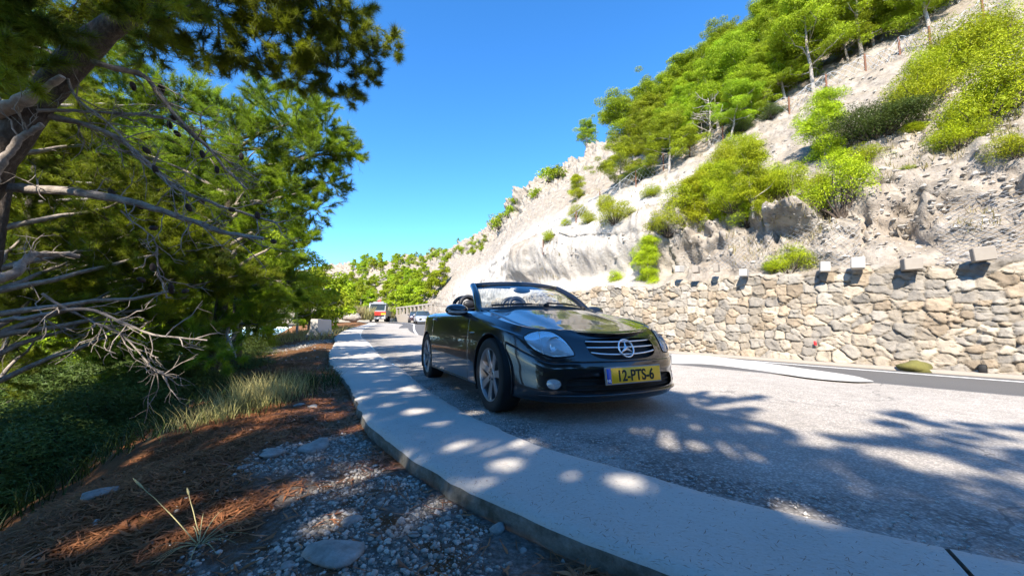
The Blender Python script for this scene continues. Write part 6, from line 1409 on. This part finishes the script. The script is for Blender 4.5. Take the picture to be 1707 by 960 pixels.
    # the emblem of stars is too small to see; the country letters are not
    def text(name, s, size, cy, cz, mat, x, sx=1.0, off=.0):
        cu = bpy.data.curves.new(name, 'FONT'); cu.body = s; cu.size = size; cu.align_x = 'CENTER'; cu.align_y = 'CENTER'; cu.extrude = .0012; cu.offset = off
        o = bpy.data.objects.new(name, cu); COL.objects.link(o); bpy.context.view_layer.update()
        me = bpy.data.meshes.new_from_object(o.evaluated_get(bpy.context.evaluated_depsgraph_get())); bpy.data.objects.remove(o)
        V = np.zeros(len(me.vertices) * 3, np.float32); me.vertices.foreach_get('co', V); V = V.reshape(-1, 3)
        cx_ = (V[:, 0].min() + V[:, 0].max()) / 2; cy_ = (V[:, 1].min() + V[:, 1].max()) / 2
        W = np.stack([x + V[:, 2], cy + (V[:, 0] - cx_) * sx, cz + V[:, 1] - cy_], 1) @ Mn.T + pc
        me.vertices.foreach_set('co', W.astype(np.float32).ravel()); me.update()
        return link(name, me, mat, pl)
    text('plate_lettering', '12-PTS-6', .112, .022, -.002, M['matte_black'], .0095, .86, .0024)
    text('country_letters', 'NL', .030, -.238, -.034, M['white_paint'], .0098, 1.0, .0006)
    # --- windscreen
    def arc(p0, pm, p1, n=21):
        t = np.linspace(-1, 1, n)[:, None]; p0, pm, p1 = map(np.array, (p0, pm, p1)); m = (p0 + p1) / 2
        return m + (p1 - m) * t + (pm - m) * (1 - np.abs(t) ** 2.3)
    base = arc((-.66, -.685, .905), (-.40, 0, .938), (-.66, .685, .905)); head = arc((-1.16, -.575, 1.205), (-1.075, 0, 1.235), (-1.16, .575, 1.205))
    ts = np.linspace(0, 1, 9)[None, :, None]; G = base[:, None] * (1 - ts) + head[:, None] * ts; G += np.array([.5, 0, .8]) * (.03 * np.sin(np.pi * ts))
    mb = MB(); mb.grid(G); ws = mb.build('windscreen', M['glass'], root)
    fr = MB(); fr.tube(head + [0, 0, -.008], .034, 10, flat=1.1)
    for e in (0, -1): pth = G[e]; fr.tube(np.vstack([pth[0] + [.10, 0, -.05], pth, ]), [.046] + [.042] * 5 + [.038] * 4, 10)
    fr.build('windscreen_frame', paint, root)
    mb = MB(); mb.tube(base + [.012, 0, -.012], .016, 8); mb.build('windscreen_seal', blk, ws)
    # mirror inside
    mb = MB(); mb.ellipsoid((-1.02, .0, 1.155), (.025, .115, .035), 16, 10); mb.tube([(-1.04, 0, 1.16), (-1.07, 0, 1.215)], .012, 6); mb.build('rear_view_mirror', blk, ws)
    for sg in (1, -1): mb = MB(); mb.box((-1.10, sg * .30, 1.20), (.02, .38, .055), np.array(Matrix.Rotation(math.radians(55), 3, 'Y')), .008); mb.build('sun_visor', blk, ws)
    # wipers
    for (y0, y1) in ((-.05, -.58), (.50, -.02)):
        mb = MB(); tt = np.linspace(0, 1, 12)[:, None]; y = y0 + (y1 - y0) * tt[:, 0]; k = np.interp(y, np.linspace(-.685, .685, 21), np.arange(21)); b = crom_at(base, k)
        arm = b + np.array([.04, 0, .012]) + np.array([-.02, 0, .014]) * tt; mb.tube(arm, .007, 6); mb.tube(arm[3:] + [-.012, 0, .006], .0075, 5); mb.ellipsoid(arm[0] + [.01, 0, -.01], (.03, .03, .025)); mb.build('wiper', M['matte_black'], root)
    # cowl
    cu_ = MB(); ub_ = base + [.10, 0, -.02]; cu_.grid(np.stack([base + [-.02, 0, -.015], base + [.05, 0, -.006], ub_, ub_ + [.12, 0, -.05]], 1)); cu_.build('cowl', M['matte_black'], root)
    # door mirrors
    for sg in (1, -1):
        mb = MB(); c = np.array([-.80, sg * .885, .897])
        P_ = []
        for k in np.linspace(-1, 1, 13):
            w = math.sqrt(max(0, 1 - abs(k) ** 2.6)); a = np.linspace(0, 2 * np.pi, 20, endpoint=False)
            P_.append([(c[0] + .085 * w * math.cos(t) * (1.25 if math.cos(t) > 0 else .35) + .02 * k * 0, c[1] + sg * k * .125, c[2] + .068 * w * math.sin(t) * (1 if math.sin(t) > 0 else .8)) for t in a])
        mb.grid(np.array(P_), wrap=True, flip=sg < 0); mb.tube([c + [0, -sg * .05, -.03], c + [.0, -sg * .13, -.055], c + [.02, -sg * .19, -.07]], [.035, .034, .045], 10, flat=.7)
        mo = mb.build('door_mirror', paint, root)
        mb = MB(); a = np.linspace(-.75, .85, 14)
        st = [[(c[0] + .085 * math.sqrt(max(0, 1 - abs(k) ** 2.6)) * 1.25 * math.cos(t_) + .003, c[1] + sg * k * .125, c[2] + .068 * math.sqrt(max(0, 1 - abs(k) ** 2.6)) * .8 * math.sin(t_)) for t_ in np.linspace(-.62, -.14, 5)] for k in a]
        mb.grid(np.array(st), flip=sg < 0); mb.build('indicator_strip', M['indicator'], mo)
        mb = MB(); mb.ellipsoid(c + [-.030, 0, 0], (.006, .105, .052), 20, 8); mb.build('mirror_glass', M['mirror'], mo)
    # --- cabin
    mb = MB(); mb.box((-1.5, 0, .34), (1.9, 1.42, .04)); mb.box((-2.13, 0, .62), (.05, 1.46, .56)); mb.box((-.72, 0, .6), (.05, 1.40, .5)); mb.build('cabin_floor', M['matte_black'], root)
    t = np.linspace(-1, 1, 31); dash = [];
    for z0, x0 in ((.60, -.98), (.80, -1.05), (.875, -1.04), (.915, -.98), (.93, -.80), (.935, -.62), (.90, -.5)): dash.append(np.stack([x0 + .10 * (1 - t ** 2) * (1 if x0 > -.9 else .3), t * .70, z0 - .015 * t ** 2 + (.045 * np.exp(-((t * .70 - .37) / .16) ** 2) if z0 > .87 and x0 < -.75 else 0)], 1))
    mb = MB(); mb.grid(np.array(dash)); mb.build('dashboard', blk, root)
    sc = np.array([-1.22, .37, .80]); ax = unit(np.array([-.9, 0, .42])); s1 = np.array([0, 1.0, 0]); s2 = unit(np.cross(ax, s1)); th = np.linspace(0, 2 * np.pi, 41)
    mb = MB(); mb.tube([sc + (s1 * math.cos(q) + s2 * math.sin(q)) * .185 for q in th], .016, 8, cap=False)
    for q in (0.15, math.pi - .15, 1.5 * math.pi, .5 * math.pi): mb.tube([sc, sc + (s1 * math.cos(q) + s2 * math.sin(q)) * .185], .016, 6, flat=.6)
    mb.ellipsoid(sc, (.04, .075, .07)); mb.tube([sc, sc - ax * .25], .035, 8); mb.build('steering_wheel', blk, root)
    for sg in (1, -1):
        y = sg * .37
        mb = MB(); mb.box((-1.58, y, .50), (.52, .50, .16), None, .06); seat = mb.build('seat', M['leather'], root); auto_smooth(seat, 60)
        tb = np.array(Matrix.Rotation(math.radians(-16), 3, 'Y')); mb = MB(); mb.box((-1.87, y, .74), (.14, .50, .54), tb, .06); bk = mb.build('backrest', M['leather'], seat); auto_smooth(bk, 60)
        mb = MB(); arch = [(-1.93 - .03 * math.sin(a), y + .125 * math.cos(a), 1.0 + .135 * max(0, math.sin(a)) ** .9) for a in np.linspace(0, np.pi, 25)]; arch = [(-1.915, y + .125, .93)] + arch + [(-1.915, y - .125, .93)]
        mb.tube(arch, .030, 10, flat=1.25); mb.ellipsoid((-1.925, y, 1.03), (.035, .085, .062)); mb.build('headrest', M['leather'], seat)
        mb = MB(); arch = [(-2.10, y + .165 * math.cos(a), .99 + .15 * max(0, math.sin(a)) ** .8) for a in np.linspace(0, np.pi, 25)]; arch = [(-2.10, y + .165, .88)] + arch + [(-2.10, y - .165, .88)]
        mb.tube(arch, .026, 10); mb.build('roll_hoop', blk, root)
    mb = MB(); mb.grid(np.array([[(-2.11, yy, zz) for zz in (.90, 1.0, 1.08)] for yy in np.linspace(-.55, .55, 8)])); mb.build('wind_deflector', M['glass_dark'], root)
    # --- wheels
    def wheel(x, sg):
        c = np.array([x, sg * .745, .316])
        def rev(prof, n=64):
            th = np.linspace(0, 2 * np.pi, n, endpoint=False); return np.array([[(c[0] + r * math.cos(t), c[1] + sg * y, c[2] + r * math.sin(t)) for t in th] for r, y in prof])
        mb = MB(); mb.grid(rev([(.205, -.09), (.212, -.02), (.205, .06), (.214, .082), (.222, .088), (.2265, .090), (.2265, .083)]), wrap=True, flip=sg < 0)
        ns = 7
        for k in range(ns):
            a0 = 2 * math.pi * k / ns + .12; rows = []
            for r in np.linspace(.045, .216, 10):
                f = (r - .045) / .171; hw = .030 + .010 * f - .006 * math.sin(math.pi * f); yf = .062 + .018 * f ** 2 + .006 * math.sin(math.pi * f); row = []
                for (w, d) in ((-1, -.035), (-1, -.006), (-.82, 0), (.82, 0), (1, -.006), (1, -.035)):
                    tx, tz = math.cos(a0), math.sin(a0); px_, pz_ = -tz, tx
                    row.append((c[0] + tx * r + px_ * hw * w, c[1] + sg * (yf + d), c[2] + tz * r + pz_ * hw * w))
                rows.append(row)
            mb.grid(np.array(rows), flip=sg > 0)
        mb.grid(rev([(.062, .03), (.062, .060), (.056, .066), (.034, .068), (.032, .058), (.001, .058)], 40), wrap=True, flip=sg < 0)
        w = mb.build('wheel', M['rim_metal'], root); auto_smooth(w, 40)
        mb = MB(); mb.grid(rev([(.222, .086), (.235, .094), (.262, .101), (.288, .099), (.304, .090), (.3125, .074), (.3155, .05), (.316, 0), (.3155, -.05), (.3125, -.08), (.30, -.098), (.26, -.105), (.21, -.10)], 72), wrap=True, flip=sg < 0)
        for yy in (-.045, -.015, .015, .045): pass
        mb.build('tyre', M['rubber'], w)
        mb = MB(); mb.grid(rev([(.15, .005), (.15, .018), (.06, .018)], 40), wrap=True, flip=sg < 0); mb.build('brake_disc', M['disc_metal'], w)
        mb = MB()
        for k in range(5):
            a = 2 * math.pi * k / 5 + .3; mb.ellipsoid(c + [.045 * math.cos(a), sg * .068, .045 * math.sin(a)], (.008, .006, .008), 8, 6)
        mb.build('wheel_bolts', M['matte_black'], w)
    for x in (0.0, -2.4):
        for sg in (1, -1): wheel(x, sg)
    # small metal badge on the wing and washer/parking dots
    for sg in (1, -1):
        p = belt(np.linspace(8.75, 9.35, 8), np.full(8, 4.75)) + [0, .003, 0]; mb = MB(); mb.tube(p * [1, sg, 1], .008, 6, flat=.35); mb.build('wing_badge', M['chrome'], root)
    return root
build_car()
